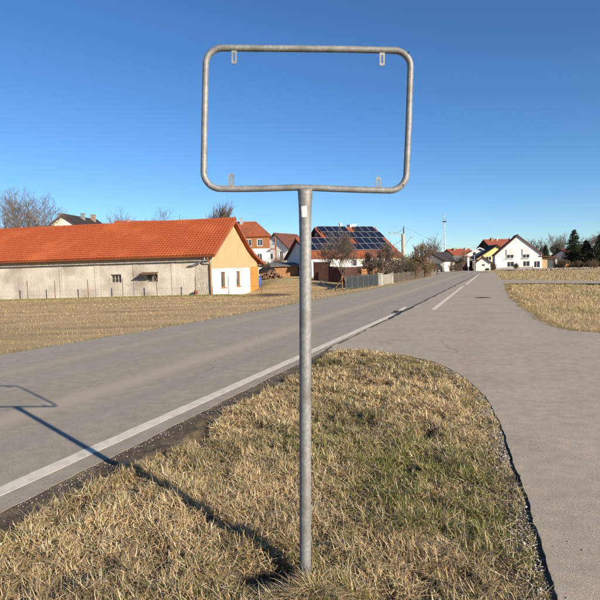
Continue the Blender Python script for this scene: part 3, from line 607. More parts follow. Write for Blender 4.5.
# roof
b = B(); xo = .42
slope(b, (XL_-.3, -.5, 3.3), (xo, -.5, 3.3), (xo, 5, 6.46), (XL_-.3, 5, 6.46), course=.36, th=.05, wave=.27, amp=.045)
for (p, q) in zip(prof[2:-1], prof[3:]): slope(b, (xo, q[0], q[1]+.06), (XL_-.3, q[0], q[1]+.06), (XL_-.3, p[0], p[1]+.06), (xo, p[0], p[1]+.06), course=.36)
rf = b.obj('roof_tiles', MT['barnroof'], barn, kind='stuff')
b = B()
for k in range(75): xk = XL_-.3+k*.41; b.tube([(xk, 5, 6.50), (xk+.42, 5, 6.515)], [.13, .115], 8)
b.obj('ridge_tiles', MT['barnroof'], rf, kind='stuff')
b = B() # verge boards
vp = [(-.5, 3.3)]+prof[2:]
for p, q in zip(vp[:-1], vp[1:]): b.hexa([(xo-.02, p[0], p[1]-.2), (xo+.03, p[0], p[1]-.2), (xo+.03, q[0], q[1]-.2), (xo-.02, q[0], q[1]-.2), (xo-.02, p[0], p[1]+.04), (xo+.03, p[0], p[1]+.04), (xo+.03, q[0], q[1]+.04), (xo-.02, q[0], q[1]+.04)])
b.obj('verge_board', MT['redroof'], barn)
b = B() # half-round gutter and swan-neck downpipe
gy, gzz = -.6, 3.18; st = len(b.v); nseg = 8
for xk in (XL_-.3, xo):
    for j in range(nseg+1): a = PI+PI*j/nseg; b.v.append((xk, gy+.075*math.cos(a), gzz+.075*math.sin(a)))
for j in range(nseg): b.f.append((st+j, st+j+1, st+nseg+2+j, st+nseg+1+j))
b.obj('gutter', MT['rust'], barn)
b = B(); b.tube([(-.35, -.6, 3.1), (-.35, -.6, 2.95), (-.9, -.45, 2.72), (-1.6, -.2, 2.5), (-2.0, -.1, 2.42)], .05, 8); b.obj('drain_spout', MT['zinc'], barn, smooth=True)
b = B(); b.tube([(-.12, -.6, 3.1), (-.12, -.5, 2.9), (-.1, -.12, 2.6), (-.1, -.12, 0), (-.1, -.12, -.3)], .055, 10); b.obj('downpipe', MT['brownwood'], barn, smooth=True)
# wire fence in front of the barn
fn = empty('wire_fence', 'thin wire fence with rusty posts along the barn wall', 'fence', (bc.x, bc.y, bz), BR)
tops = []
for (px, y0p, y1p) in ((28, 276, 302), (55.5, 276, 301.5), (88.7, 275, 300), (123, 273, 299), (157.5, 272.5, 298.5), (195.5, 271, 297.5), (229, 275, 296.5), (262, 276, 294)):
    q = hit(px, y1p, Vector((bc.x, bc.y, 0))-BY*1.2, BY)-Vector((bc.x, bc.y, bz)); xk = q.dot(BX)
    b = B(); b.tube([(xk, -1.2, -.4), (xk+random.uniform(-.04, .04), -1.2, 1.62)], .03, 6); b.obj('post', MT['rust'], fn); tops.append(xk)
b = B()
for k in range(5):
    zz = .02+k*.37; b.tube([(tops[0]-8, -1.2, zz)]+[(xk, -1.2, zz) for xk in tops], .002, 4)
xk = tops[0]
while xk < tops[-1]: b.tube([(xk, -1.2, -.05), (xk, -1.2, 1.52)], .001, 3, cap=False); xk += .22
b.obj('wire_mesh', MT['zinc'], fn, kind='stuff')
pl = B(); pl.box(XL_, 1.5, -1.5, -1.28, -.5, -.12); cb = pl.obj('concrete_kerb', MT['concrete']); cb.location = (bc.x, bc.y, bz); cb.rotation_euler = (0, 0, BR); tag(cb, 'low grey concrete kerb under the wire fence at the barn', 'kerb')
# grass strip at the wall
n = 26000; u_ = rng.uniform(-30, 3, n); v_ = rng.uniform(-2.6, -.1, n); x = bc.x+BX.x*u_+BY.x*v_; y = bc.y+BX.y*u_+BY.y*v_
cols = np.where(rng.random((n, 1)) < .6, pick(GREEN, n), pick(STRAW, n)*.8)
blades('wall_grass', x, y, terrain(x, y), rng.uniform(.06, .16, n), rng.uniform(.015, .03, n), np.clip(rng.normal(.5, .3, n), 0, 1.3), rng.uniform(0, 6.28, n), cols, 1, 'unmown greenish grass strip along the barn wall', 'grass', MT['blade'])
# things around the barn
q = P(259.3, 288, 57); bn = empty('rain_barrel', 'blue plastic rain barrel beside the barn door', 'barrel', (q.x, q.y, tz(q.x, q.y)))
b = B(); b.tube([(0, 0, 0), (0, 0, .1), (0, 0, .5), (0, 0, .9), (0, 0, 1.0)], [.26, .29, .31, .29, .27], 16); b.obj('body', MT['plastic'], bn, smooth=True); b = B(); b.tube([(0, 0, 1.0), (0, 0, 1.04)], .29, 16); b.obj('lid', MT['plastic'], bn)
q = bl(198, 296); t = empty('clay_pipe', 'short upright clay pipe at the foot of the barn corner', 'pipe', bc+BX*q[0]-BY*.35+Vector((0, 0, bz-bc.z-.02)))
b = B(); b.tube([(0, 0, 0), (0, 0, .42), (0, 0, .43), (0, 0, .56), (0, 0, .56), (0, 0, .3)], [.12, .12, .15, .15, .12, .12], 12); b.obj('pipe_body', MT['redroof'], t)

# ------------------------------------------------------------------ trees and shrubs
def rdir(d, ang):
    d = Vector(d).normalized(); x = d.orthogonal().normalized(); y = d.cross(x); a = random.uniform(0, 6.283); return (d*math.cos(ang)+(x*math.cos(a)+y*math.sin(a))*math.sin(ang)).normalized()
ANG = (.35, .95)
def branch(T, C, p, d, ln, rd, lev, mx, kids, up, minr, wig):
    k = 4 if lev < 2 else 3; pts = [p]; rads = [rd]; q = p.copy(); dd = d.copy()
    for i in range(k):
        dd = (rdir(dd, random.uniform(0, wig))+Vector((0, 0, up))).normalized(); q = q+dd*(ln/k); pts.append(q.copy()); rads.append(max(minr, rd*(1-.72*(i+1)/k)))
    (T if lev == 0 else C).tube(pts, rads, (7, 5, 4, 3, 3, 3)[lev], cap=False)
    if lev >= mx: return
    for c in range(kids[lev]):
        t = random.uniform(.3 if lev else .42, 1.0) if c else 1.0; i = min(k-1, int(t*k)); f_ = t*k-i; s_ = pts[i].lerp(pts[i+1], min(1, f_))
        branch(T, C, s_, rdir(dd if t > .95 else (pts[i+1]-pts[i]), random.uniform(*ANG)), ln*random.uniform(.45, .75), max(minr, rads[i]*.6), lev+1, mx, kids, up, minr, wig)
def bare_tree(name, label, x, y, h, seed, kids=(8, 6, 5, 4), up=.1, tr=.16, minr=.008, wig=.3, tf=.42, twig='twig', bark='bark', group=None, z=None, cat='tree', ang=(.3, .8)):
    global ANG; ANG = ang
    random.seed(seed); t = empty(name, label, cat, (x, y, tz(x, y) if z is None else z), 0, group); T, C = B(), B()
    branch(T, C, Vector((0, 0, -.2)), Vector((0, 0, 1)), h*tf, tr, 0, len(kids), kids, up, minr, wig)
    zm = float(np.percentile([v[2] for v in C.v], 98)); s_ = h/zm
    for bb in (T, C): bb.v = [(v[0]*s_, v[1]*s_, v[2]*s_) for v in bb.v]
    T.obj('trunk', MT[bark], t, smooth=True); C.obj('crown', MT[twig], t); random.seed(seed+1); return t
def shrub(name, label, x, y, h, r, seed, n=70, twig='twigred', leaves=0, lcol=None, group=None, z=None, cat='shrub', ry=None):
    random.seed(seed); t = empty(name, label, cat, (x, y, tz(x, y) if z is None else z), 0, group); b = B(); tips = []; ry = ry or r
    for i in range(n):
        a = random.uniform(0, 6.283); rr = math.sqrt(random.random()); p = Vector((r*.6*rr*math.cos(a), ry*.6*rr*math.sin(a), -.1)); e = Vector((p.x*1.6+random.uniform(-.2, .2)*r, p.y*1.6+random.uniform(-.2, .2)*ry, h*random.uniform(.6, 1)*(1-.35*rr*rr)))
        m1 = p.lerp(e, .5)+Vector((random.uniform(-.1, .1), random.uniform(-.1, .1), 0))*r; b.tube([p, m1, e], [.022, .015, .007], 4, cap=False)
        for k in range(9):
            f_ = random.uniform(.25, 1); s_ = (p.lerp(m1, f_*2) if f_ < .5 else m1.lerp(e, f_*2-1)); d = rdir((0, 0, 1), random.uniform(.4, 1.2)); ee = s_+d*random.uniform(.15, .4)*h*.6; b.tube([s_, s_.lerp(ee, .5)+Vector((0, 0, .03)), ee], [.009, .008, .006], 3, cap=False); tips.append((s_, ee))
            for kk in range(2): d = rdir(d, .7); s2 = s_.lerp(ee, random.random()); b.tube([s2, s2+d*random.uniform(.08, .22)*h*.5], [.007, .006], 3, cap=False)
    b.obj('branches', MT[twig], t)
    if leaves:
        tips = np.array([[tuple(a), tuple(c)] for a, c in tips]); k = rng.integers(0, len(tips), leaves); f_ = rng.random((leaves, 1)); c = tips[k, 0]*(1-f_)+tips[k, 1]*f_+rng.normal(0, .05, (leaves, 3))
        leafcards('foliage', c, .05, lcol, t)
    random.seed(seed+1); return t
def leafcards(name, c, size, pal, parent, m='leaf'):
    n = len(c); u_ = rng.normal(0, 1, (n, 3)); u_ /= np.linalg.norm(u_, axis=1)[:, None]; w_ = rng.normal(0, 1, (n, 3)); v_ = np.cross(u_, w_); v_ /= np.linalg.norm(v_, axis=1)[:, None]; s_ = size*rng.uniform(.6, 1.3, (n, 1))
    Q = np.stack([c-u_*s_, c+v_*s_*.5, c+u_*s_, c-v_*s_*.5], 1).reshape(-1, 3); cols = np.repeat(pick(np.array(pal), n), 4, 0)
    return bigmesh(name, Q, np.arange(4*n).reshape(-1, 4), MT[m], cols, parent)
def conifer(name, label, x, y, h, r, seed, group=None, dens=1.3):
    random.seed(seed); t = empty(name, label, 'tree', (x, y, tz(x, y)), 0, group); b = B(); b.tube([(0, 0, -.2), (0, 0, h*.5), (0, 0, h)], [.16, .1, .015], 7); b.obj('trunk', MT['bark'], t)
    cs = []; C = B(); zz = h*.06
    while zz < h*.985:
        f_ = 1-zz/h; k = int(7+5*f_)
        for j in range(k):
            a = random.uniform(0, 6.283); ln = r*(f_**.8)*random.uniform(.65, 1.12)+.1; e = Vector((ln*math.cos(a), ln*math.sin(a), zz-ln*random.uniform(.05, .35))); s_ = Vector((0, 0, zz)); C.tube([s_, e], [.03*f_+.008, .005], 3, cap=False)
            m_ = int((16+46*f_)*dens); ff = rng.random((m_, 1))**.7; pt = np.array(s_)*(1-ff)+np.array(e)*ff; pt += rng.normal(0, 1, (m_, 3))*np.array([.16, .16, .09])*(.4+f_); cs.append(pt)
        zz += h*.024
    C.obj('branches', MT['bark'], t); leafcards('needles', np.concatenate(cs), .11, [[.03, .05, .022], [.022, .038, .018], [.045, .062, .028]], t); random.seed(seed+1); return t

# ------------------------------------------------------------------ houses behind the barn
q = P(63.7, 215, 95); hz = q.z
house('house', 'cream gabled house with dark roof looking over the long barn', 'house', (q.x, q.y, hz-8.6), math.radians(-6), 9.5, 12, 5.4, 8.6, 'cream', 'darkroof', front=[(2, 3.2, 1, 2.3), (6, 7.2, 1, 2.3)], gable=[(4.5, 5.2, 5.75, 6.9)], chim=[(-1.5, 1.5, .35, .6, 'zinc'), (.6, 5.5, .7, .6, 'zinc'), (.6, 9.5, .8, .7, 'brick')])
q = P(117, 219.6, 100)
house('house', 'distant red roof just above the barn ridge', 'house', (q.x, q.y, q.z-7.45), math.radians(-75), 8, 9, 4.2, 7.0, 'white', 'redroof', chim=[(0, 2, .4, .5, 'brick')])
q = P(30, 224, 80)
house('house', 'dark roofed house half hidden behind the leftmost bare tree', 'house', (q.x-1, q.y+6, q.z-6.6), math.radians(-60), 8, 9, 4, 6.6, 'grey', 'darkroof')
# two-storey house with timber upper floor: eaves face the camera, hip at the right end
D = 115; q = P(262, 235.3, D); ez = 6.1; zr0 = q.z-ez; rz = math.radians(-84)
Wd = 8.0; L_ = 11.0; ry = V(-math.sin(rz), math.cos(rz), 0); rx = V(math.cos(rz), math.sin(rz), 0)
pr = P(270, 250, D); o = Vector((pr.x, pr.y, 0))-ry*L_-rx*(Wd/2)
th = house('house', 'two storey house with orange hipped roof and timber upper floor', 'house', (o.x, o.y, zr0), rz, Wd, L_, ez, ez+3.0, 'white', 'orange', hip=1, right=[(8.3, 9.3, .9, 2.3), (5.5, 6.5, .9, 2.3), (3.6, 4.6, 3.9, 5.2), (6.0, 7.2, 3.9, 5.3), (8.4, 9.5, 3.9, 5.3)], fm='frame', chim=[(.4, 5.2, .9, .7, 'zinc')])
h_ = Wd/2; b = B(); ops_ = [(3.6, 4.6, 3.9, 5.2), (6.0, 7.2, 3.9, 5.3), (8.4, 9.5, 3.9, 5.3)]
wall_rect(b, (h_+.04, 0, 0), (0, 1, 0), (1, 0, 0), L_, 3.35, ez-.05, [(a_-.05, b_+.05, c_-.05, d_+.05) for a_, b_, c_, d_ in ops_], .05); b.obj('timber_cladding', MT['brownwood'], th)
bal = B(); bal.box(h_-1, h_+1.2, L_+.05, L_+1.3, 3.1, 3.25); bal.obj('balcony', MT['brownwood'], th)
for (xx, yy) in ((h_+1.1, L_+1.2), (h_-.9, L_+1.2)): b = B(); b.box(xx-.08, xx+.08, yy-.08, yy+.08, 0, 5.6); b.obj('balcony_post', MT['brownwood'], th)
b = B(); b.box(h_-1, h_+1.2, L_+1.22, L_+1.28, 3.3, 4.2); b.obj('balcony_rail', MT['brownwood'], th)
q = P(274.7, 233.7, 135)
house('house', 'white gabled house with brown roof behind the timber-floored house', 'house', (q.x, q.y, q.z-7.6), math.radians(-32), 8.0, 10, 3.9, 7.6, 'white', 'brownroof', front=[(5.2, 6.2, 1.2, 3.2), (1.8, 3.2, 1.4, 2.7)], gable=[(3.7, 4.4, 5.3, 6.3)], chim=[])
# ---- solar house: low annex in front, main block behind
AN = math.radians(22-90); rd_ = V(math.cos(math.radians(22)), math.sin(math.radians(22)), 0); pd = V(math.sin(math.radians(22)), -math.cos(math.radians(22)), 0)
A = P(298, 239.5, 67); gz0 = .55
an = house('house', 'low annex with shaded grey-white gable joined to the solar roofed house', 'house', (A.x, A.y, gz0), AN, 8, 5.2, 2.1, A.z-gz0, 'white', 'orange', ov=.3)
m0 = Vector((A.x, A.y, 0))-pd*2.5+rd_*3.6; zB = A.z+2.5*.58
sh = house('house', 'red tiled house covered in rows of solar panels', 'house', (m0.x, m0.y, gz0), AN, 13, 8.4, 2.05, zB-gz0, 'cream', 'orange', ov=.3, right=[(1.2, 2.4, .9, 1.8), (4.5, 5.8, .9, 1.8)], gable=[(6.2, 6.9, 4.3, 5.3)], gm='darkwood', chim=[(-.6, 5.4, .55, .9, 'white'), (-.3, 3.6, .7, .25, 'zinc')])  # gable wall in dark wood colour: paints in the shade of its unlit side
slopeA = (zB-gz0-2.05)/6.5; ca = math.atan(slopeA)
pvb = B(); pvb.box(.015, .985, .015, 1.585, .03, .055); pvm = pvb.obj('solar_panel', MT['pv'], sh)
frb = B()
for (x0, x1, y0, y1) in ((0, 1, 0, .03), (0, 1, 1.57, 1.6), (0, .03, .03, 1.57), (.97, 1, .03, 1.57)): frb.box(x0, x1, y0, y1, .0, .06)
frm = frb.obj('panel_frame', MT['pvframe'], pvm)
# local slope basis: x along the ridge (+y local), y up the slope (-x local)
def pv_mat(yl, v): # yl along the ridge, v distance up the slope from the eave
    ex = V(0, 1, 0); ey = V(-math.cos(ca), 0, math.sin(ca)); ez_ = ex.cross(ey); e0 = V(6.5, yl, 2.05)+ey*v+ez_*.24
    return Matrix(((ex.x, ey.x, ez_.x, e0.x), (ex.y, ey.y, ez_.y, e0.y), (ex.z, ey.z, ez_.z, e0.z), (0, 0, 0, 1)))
first = True
rows = [(1.25, -3.3, 8.6, ()), (2.88, -3.3, 8.6, (6,)), (4.51, .35, 8.65, ()), (6.14, .05, 4.2, ()), (6.14, 5.2, 8.65, ())]
for (v, a0, a1, skip) in rows:
    k = 0; yl = a0
    while yl+1 <= a1:
        if k not in skip:
            if first: pvm.matrix_local = pv_mat(yl, v); first = False
            else: c = copy_tree(pvm, sh); c.matrix_local = pv_mat(yl, v)
        k += 1; yl += 1.03
# dark timber garden wall, stair rail, shed, woodpile
def board_fence(name, label, pts, h, m, bw=.14, gap=.003, postm=None, cat='fence', z0=None, horizontal=False, nb=5):
    t = empty(name, label, cat, (pts[0][0], pts[0][1], tz(*pts[0]) if z0 is None else z0)); o = t.location
    for i, (p, q) in enumerate(zip(pts[:-1], pts[1:])):
        p = Vector((*p, tz(*p) if z0 is None else z0)); q = Vector((*q, tz(*q) if z0 is None else z0)); L = (q-p).length; n_ = max(1, int(L/2.0)); 
        for k in range(n_+(i == len(pts)-2)):
            c = p.lerp(q, k/n_)-o; b = B(); b.box(c.x-.05, c.x+.05, c.y-.05, c.y+.05, c.z-.3, c.z+h+.04); b.obj('post', MT[postm or m], t)
        d = (q-p)/L; nn = V(d.y, -d.x, 0)*.065
        if horizontal:
            for k in range(nb):
                b = B(); zz = .12+k*(h-.12)/nb; w_ = (h-.12)/nb-.03; b.bar(p-o+nn+V(0, 0, zz+w_/2), q-o+nn+V(0, 0, zz+w_/2), .025, w_); b.obj('plank', MT[m], t)
        else:
            b = B(); s_ = 0
            while s_ < L-bw*.5: c0 = p-o+d*s_+nn; c1 = p-o+d*min(L, s_+bw-gap)+nn; hh = h+random.uniform(-.015, .015); b.hexa([c0+nn*.15+V(0, 0, .05), c1+nn*.15+V(0, 0, .05), c1-nn*.15+V(0, 0, .05), c0-nn*.15+V(0, 0, .05), c0+nn*.15+V(0, 0, hh), c1+nn*.15+V(0, 0, hh), c1-nn*.15+V(0, 0, hh), c0-nn*.15+V(0, 0, hh)]); s_ += bw
            b.obj('boards', MT[m], t, kind='stuff')
            b = B(); b.bar(p-o+nn*.5+V(0, 0, h*.8), q-o+nn*.5+V(0, 0, h*.8), .03, .08); b.bar(p-o+nn*.5+V(0, 0, h*.25), q-o+nn*.5+V(0, 0, h*.25), .03, .08); b.obj('rail', MT[postm or m], t)
    return t
def gp(px, D): q = P(px, 275, D); return (q.x, q.y)
board_fence('timber_wall', 'tall dark brown board wall in front of the solar house', [gp(314, 58), gp(330, 57.3)], 1.95, 'darkwood')
board_fence('timber_wall', 'lower dark brown board wall running behind the round bare tree', [gp(329, 56.5), gp(345, 54.5), gp(384, 58)], 1.6, 'darkwood')
p0 = Vector((*gp(320.5, 56), tz(*gp(320.5, 56))+.03)); p1 = Vector((*gp(333.5, 48.5), tz(*gp(333.5, 48.5))+.03)); b = B(); b.tube([Vector((q_.x, q_.y, tz(q_.x, q_.y)+.02)) for q_ in [p0.lerp(p1, i_/10) for i_ in range(11)]], .07, 4); hr_ = b.obj('stair_kerb', MT['concrete']); tag(hr_, 'pale sloping stair kerb on the bank below the board wall', 'kerb')
q = P(286, 272, 66); shd = empty('shed', 'low brown wooden shed with flat grey roof beside the woodpile', 'shed', (q.x, q.y, tz(q.x, q.y)), math.radians(8)); b = B(); b.box(-1.45, 1.45, 0, 2.2, -.3, 1.2); b.obj('wall', MT['fencewood'], shd)
for k in range(9): b = B(); b.box(-1.44+k*.322, -1.44+k*.322+.305, -.03, -.002, -.1, 1.2); b.obj('plank', MT['fencewood'], shd)
b = B(); b.hexa([(-1.9, -.4, 1.2), (1.8, -.4, 1.2), (1.8, 2.4, 1.6), (-1.9, 2.4, 1.6), (-1.9, -.4, 1.3), (1.8, -.4, 1.3), (1.8, 2.4, 1.7), (-1.9, 2.4, 1.7)]); b.obj('roof', MT['greyroof'], shd)
MT['logend'] = mat('split_wood', (.22, .13, .075), (.13, .08, .05), 6, .95)
q = P(272, 276, 62); wp = empty('woodpile', 'heap of split brown firewood logs beside the shed', 'woodpile', (q.x, q.y, tz(q.x, q.y)))
lg = B(); lg.tube([(-.2, 0, 0), (.2, 0, 0)], .075, 6)
lgo = lg.obj('log', MT['logend'], wp); fl = True
for i in range(170):
    xx = random.uniform(-1.1, 1.1); hh = 1.0*(1-abs(xx)/1.35); yy = random.uniform(-.5, .5); c = lgo if fl else lgo.copy()
    if not fl: COL.objects.link(c)
    fl = False; c.parent = wp; c.location = (xx, yy, max(.07, hh*random.random())); c.rotation_euler = (random.uniform(0, 3), random.uniform(-.5, .5), random.uniform(0, 3.1)); c.scale = (1, random.uniform(.7, 1.3), random.uniform(.7, 1.3))
q = P(267, 267, 64); tp = B()
NX_, NY_ = 14, 8; st = 0
for j in range(NY_):
    for i in range(NX_): a = i/(NX_-1)*2-1; c = j/(NY_-1)*2-1; tp.v.append((a*.95, c*.6, 1.25-.55*abs(c)**2-.25*abs(a)**3+random.uniform(-.05, .05)))
for j in range(NY_-1):
    for i in range(NX_-1): k = j*NX_+i; tp.f.append((k, k+1, k+NX_+1, k+NX_))
tpo = tp.obj('tarpaulin', MT['black']); tpo.location = (q.x, q.y, tz(q.x, q.y)); md = tpo.modifiers.new('thick', 'SOLIDIFY'); md.thickness = .02; tag(tpo, 'black tarpaulin draped over stacked wood behind the barn', 'tarpaulin')
st_ = B(); st_.box(-.85, .85, -.5, .5, -.2, .68); stk = st_.obj('wood_stack', MT['logend']); stk.location = tpo.location; tag(stk, 'wood stack hidden under the black tarpaulin', 'wood stack')
q = P(258.8, 272, 66); pw = B(); pw.box(-.6, .6, -.1, .1, -.3, 1.15); pw.box(-.66, .66, -.14, .14, 1.15, 1.22); po = pw.obj('garden_wall', MT['white']); po.location = (q.x, q.y, tz(q.x, q.y)); tag(po, 'short white garden wall piece seen past the barn door', 'wall')

# ------------------------------------------------------------------ roadside fences (left of the road)
ft = -8.75
def fpt(px, py): q = G(px, py); return q
A_ = fpt(346, 288.9); B_ = fpt(378, 284.6)
mf = empty('metal_fence', 'grey metal bar fence beside the road in front of the bare trees', 'fence', (A_.x, A_.y, -.1)); d = B_-A_; L = d.length; d.normalize()
for k in range(7): c = d*(L*k/6); b = B(); b.box(c.x-.035, c.x+.035, c.y-.035, c.y+.035, -.2, 1.0); b.obj('post', MT['steel'], mf)
for zz in (.12, .88): b = B(); b.bar(V(0, 0, zz), d*L+V(0, 0, zz), .03, .05); b.obj('rail', MT['steel'], mf)
b = B(); s_ = .05
while s_ < L: c = d*s_; b.bar(c+V(0, 0, .06), c+V(0, 0, .95), .055, .012, up=(d.x, d.y, 0)); s_ += .085
b.obj('bars', MT['steel'], mf, kind='stuff')
def pillar(px, py, w_, h, label, cat='pillar'):
    q = fpt(px, py); t = empty('gate_pillar', label, cat, (q.x, q.y, -.1), -RA); b = B(); b.box(-w_/2, w_/2, -w_/2, w_/2, -.1, h); b.obj('shaft', MT['concrete'], t); b = B(); b.box(-w_/2-.03, w_/2+.03, -w_/2-.03, w_/2+.03, h, h+.06); b.obj('cap', MT['concrete'], t); return q
q1 = pillar(380.3, 284.5, .3, .95, 'pale concrete pillar at the right end of the metal fence'); q2 = pillar(391.5, 282.3, .28, .95, 'pale concrete gate pillar beside the picket fence')
t = empty('garden_gate', 'small beige slatted garden gate between the two concrete pillars', 'gate', (q1.x, q1.y, -.1)); dd = (q2-q1); L = dd.length; dd.normalize()
for zz in (.15, .7): b = B(); b.bar(dd*.25+V(0, 0, zz), dd*(L-.25)+V(0, 0, zz), .04, .08); b.obj('rail', MT['picket'], t)
s_ = .28
while s_ < L-.25: c = dd*s_; b = B(); b.bar(c+V(0, 0, .05), c+V(0, 0, .85), .1, .02, up=(dd.x, dd.y, 0)); b.obj('slat', MT['concrete'], t); s_ += .22
C1 = fpt(393, 281.9); C2 = fpt(423, 276.7); C3 = fpt(436.5, 273.3)
def picket(name, label, a, c, h, m):
    t = empty(name, label, 'fence', (a.x, a.y, -.1)); d = c-a; L = d.length; d.normalize(); n_ = max(2, int(L/2.4))
    for k in range(n_+1): e = d*(L*k/n_); b = B(); b.box(e.x-.06, e.x+.06, e.y-.06, e.y+.06, -.2, h+.05); b.obj('post', MT[m], t)
    for zz in (.2, h-.15): b = B(); b.bar(V(0, 0, zz), d*L+V(0, 0, zz), .04, .07); b.obj('rail', MT[m], t)
    b = B(); s_ = .06
    while s_ < L: e = d*s_+V(.0, -.04, 0); b.bar(e+V(0, 0, .04), e+V(0, 0, h+random.uniform(-.02, .02)), .08, .02, up=(d.x, d.y, 0)); s_ += .12
    b.obj('pickets', MT[m], t, kind='stuff'); return t
picket('picket_fence', 'grey wooden picket fence along the road right of the gate', C1, C2, .85, 'pickdark')
picket('picket_fence', 'paler far end of the roadside picket fence below the hedge', C2+(C3-C2)*.03, C3, .8, 'picket')
o2 = V(-1.6, .6, 0); board_fence('plank_fence', 'orange brown horizontal plank fence behind the grey pickets', [((fpt(386, 283.3)+o2*1.2).x, (fpt(386, 283.3)+o2*1.2).y), ((C2+o2*2).x, (C2+o2*2).y)], 1.45, 'fencewood', horizontal=True, nb=6)
q = G(342.2, 288.5); t = empty('wooden_post', 'single wooden post with diagonal brace left of the metal fence', 'post', (q.x, q.y, -.1)); b = B(); b.tube([(0, 0, -.2), (0, 0, 1.0)], .045, 8); b.obj('shaft', MT['fencewood'], t); b = B(); b.bar((-.03, 0, .75), (-.62, -.05, -.1), .05, .05); b.obj('brace', MT['fencewood'], t)

# ------------------------------------------------------------------ bare trees, shrubs and hedges on the left side
def T(px, D, *a, **k):
    q = P(px, 280, D); return q.x, q.y
def ht(px, py, D, zb): return P(px, py, D).z-zb
x, y = T(346.8, 40.5); bare_tree('bare_tree', 'small round crowned bare tree standing behind the metal fence', x, y, ht(346, 236, 40.5, tz(x, y)), 11, (11, 8, 6, 4), up=.1, tr=.06, minr=.0065, wig=.4, tf=.5, ang=(.25, .75))
x, y = T(380, 47); bare_tree('bare_tree', 'dark bushy bare tree leaning over the concrete gate pillar', x, y, ht(380, 246, 47, tz(x, y)), 23, (11, 8, 6, 4), up=.08, tr=.09, minr=.008, wig=.45, tf=.45, twig='twig', ang=(.3, .8))
x, y = T(367, 50); bare_tree('bare_tree', 'bare fruit tree between the round tree and the gate pillar', x, y, ht(368, 252, 50, tz(x, y)), 25, (9, 7, 5, 4), up=.08, tr=.07, minr=.009, wig=.45, tf=.45)
x, y = T(418, 62); bare_tree('bare_tree', 'tawny twiggy bare tree right of the utility pole', x, y, ht(418, 246, 62, tz(x, y)), 31, (10, 8, 6, 4), up=.05, tr=.08, minr=.008, wig=.45, tf=.35, twig='twigred')
x, y = T(28, 78); bare_tree('bare_tree', 'tall grey bare tree rising left of the cream house', x, y, ht(40, 195, 78, tz(x, y)), 41, (9, 7, 6, 4), up=.08, tr=.2, minr=.012, wig=.35, tf=.4, twig='barkgrey', bark='barkgrey')
x, y = T(37, 82); bare_tree('bare_tree', 'grey bare tree crown just left of the cream gable', x, y, ht(43, 196, 82, tz(x, y)), 43, (9, 7, 5, 4), up=.1, tr=.18, minr=.012, wig=.35, tf=.45, twig='barkgrey', bark='barkgrey')
x, y = T(10, 70); bare_tree('bare_tree', 'dark bare tree at the far left behind the barn roof', x, y, ht(10, 211, 70, tz(x, y)), 44, (9, 7, 5, 4), up=.08, tr=.18, minr=.012, wig=.35, tf=.4)
for i, (px, py, D, lab) in enumerate(((130, 214, 120, 'faint thin bare tree above the middle of the barn ridge'), (171, 211.5, 110, 'rounded grey bare tree above the barn ridge'), (216.5, 209, 100, 'dense dark tree crown peeping over the barn ridge end'))):
    x, y = T(px, D); tt = bare_tree('bare_tree', lab, x, y, ht(px, py, D, tz(x, y)), 51+i, (9, 7, 6, 3) if i < 2 else (12, 8, 6, 3), up=.06, tr=.16, minr=.014 if i < 2 else .03, wig=.4, tf=.55, ang=(.2, .6) if i < 2 else (.15, .4), twig='barkgrey' if i < 2 else 'twig')
    if i == 2: tt.scale = (.72, .72, 1)
x, y = T(437.5, 140); bare_tree('bare_tree', 'pale bare tree standing just left of the striped maypole', x, y, ht(437.5, 239, 140, -.1), 61, (9, 7, 5, 3), up=.1, tr=.16, minr=.015, wig=.35, tf=.45, twig='barkgrey', z=-.1)
x, y = T(293, 150); bare_tree('bare_tree', 'thin bare tree behind the brown roofed white house', x, y, ht(292, 236, 150, tz(x, y)), 62, (7, 6, 5, 4), up=.1, tr=.1, minr=.012, wig=.35, tf=.45, twig='barkgrey')
GD = [[.045, .055, .022], [.06, .07, .03], [.035, .04, .018]]
x, y = T(402, 58); shrub('shrub', 'dark evergreen shrub at the foot of the utility pole', x, y, ht(402, 251, 58, tz(x, y)), 1.4, 71, 60, 'twig', 5000, GD)
x, y = T(392, 55); shrub('shrub', 'low dark shrub behind the plank fence left end', x, y, 2.0, 1.1, 72, 50, 'twig', 2500, GD)
x, y = T(410, 60); shrub('shrub', 'russet leafless shrub behind the middle of the plank fence', x, y, 2.2, 1.3, 73, 60, 'twigred', 1200, [[.2, .12, .04], [.16, .1, .04]])
x, y = T(424, 66); shrub('shrub', 'tawny leafless shrub behind the right end of the plank fence', x, y, 2.4, 1.4, 74, 60, 'twigred', 1200, [[.2, .13, .05], [.16, .1, .04]])
for i, s_ in enumerate((0, 1, 2, 3)):
    c = C2.lerp(C3, .15+.28*s_)+V(-1.3, .6, 0); shrub('hedge', ('first', 'second', 'third', 'farthest')[i]+' brown hedge clump from the plank fence towards the parked car', c.x, c.y, 1.9+.12*i, 2.0, 80+i, 85, 'twigred', 2500, [[.17, .09, .04], [.13, .08, .035], [.11, .07, .03]], group='brown roadside hedge', cat='hedge', z=-.1)
x, y = T(266, 75); shrub('shrub', 'dark shrub below the timber-floored house', x, y, 2.2, 1.2, 91, 50, 'twig', 1500, GD)
x, y = T(281, 85); shrub('shrub', 'brown shrub in front of the brown roofed white house', x, y, 2.3, 1.2, 92, 50, 'twigred', 800, [[.15, .1, .05]])
x, y = T(278, 84); shrub('shrub', 'dull green shrub between the shed and the white house', x, y, 1.7, 1.0, 93, 50, 'twig', 1800, GD)

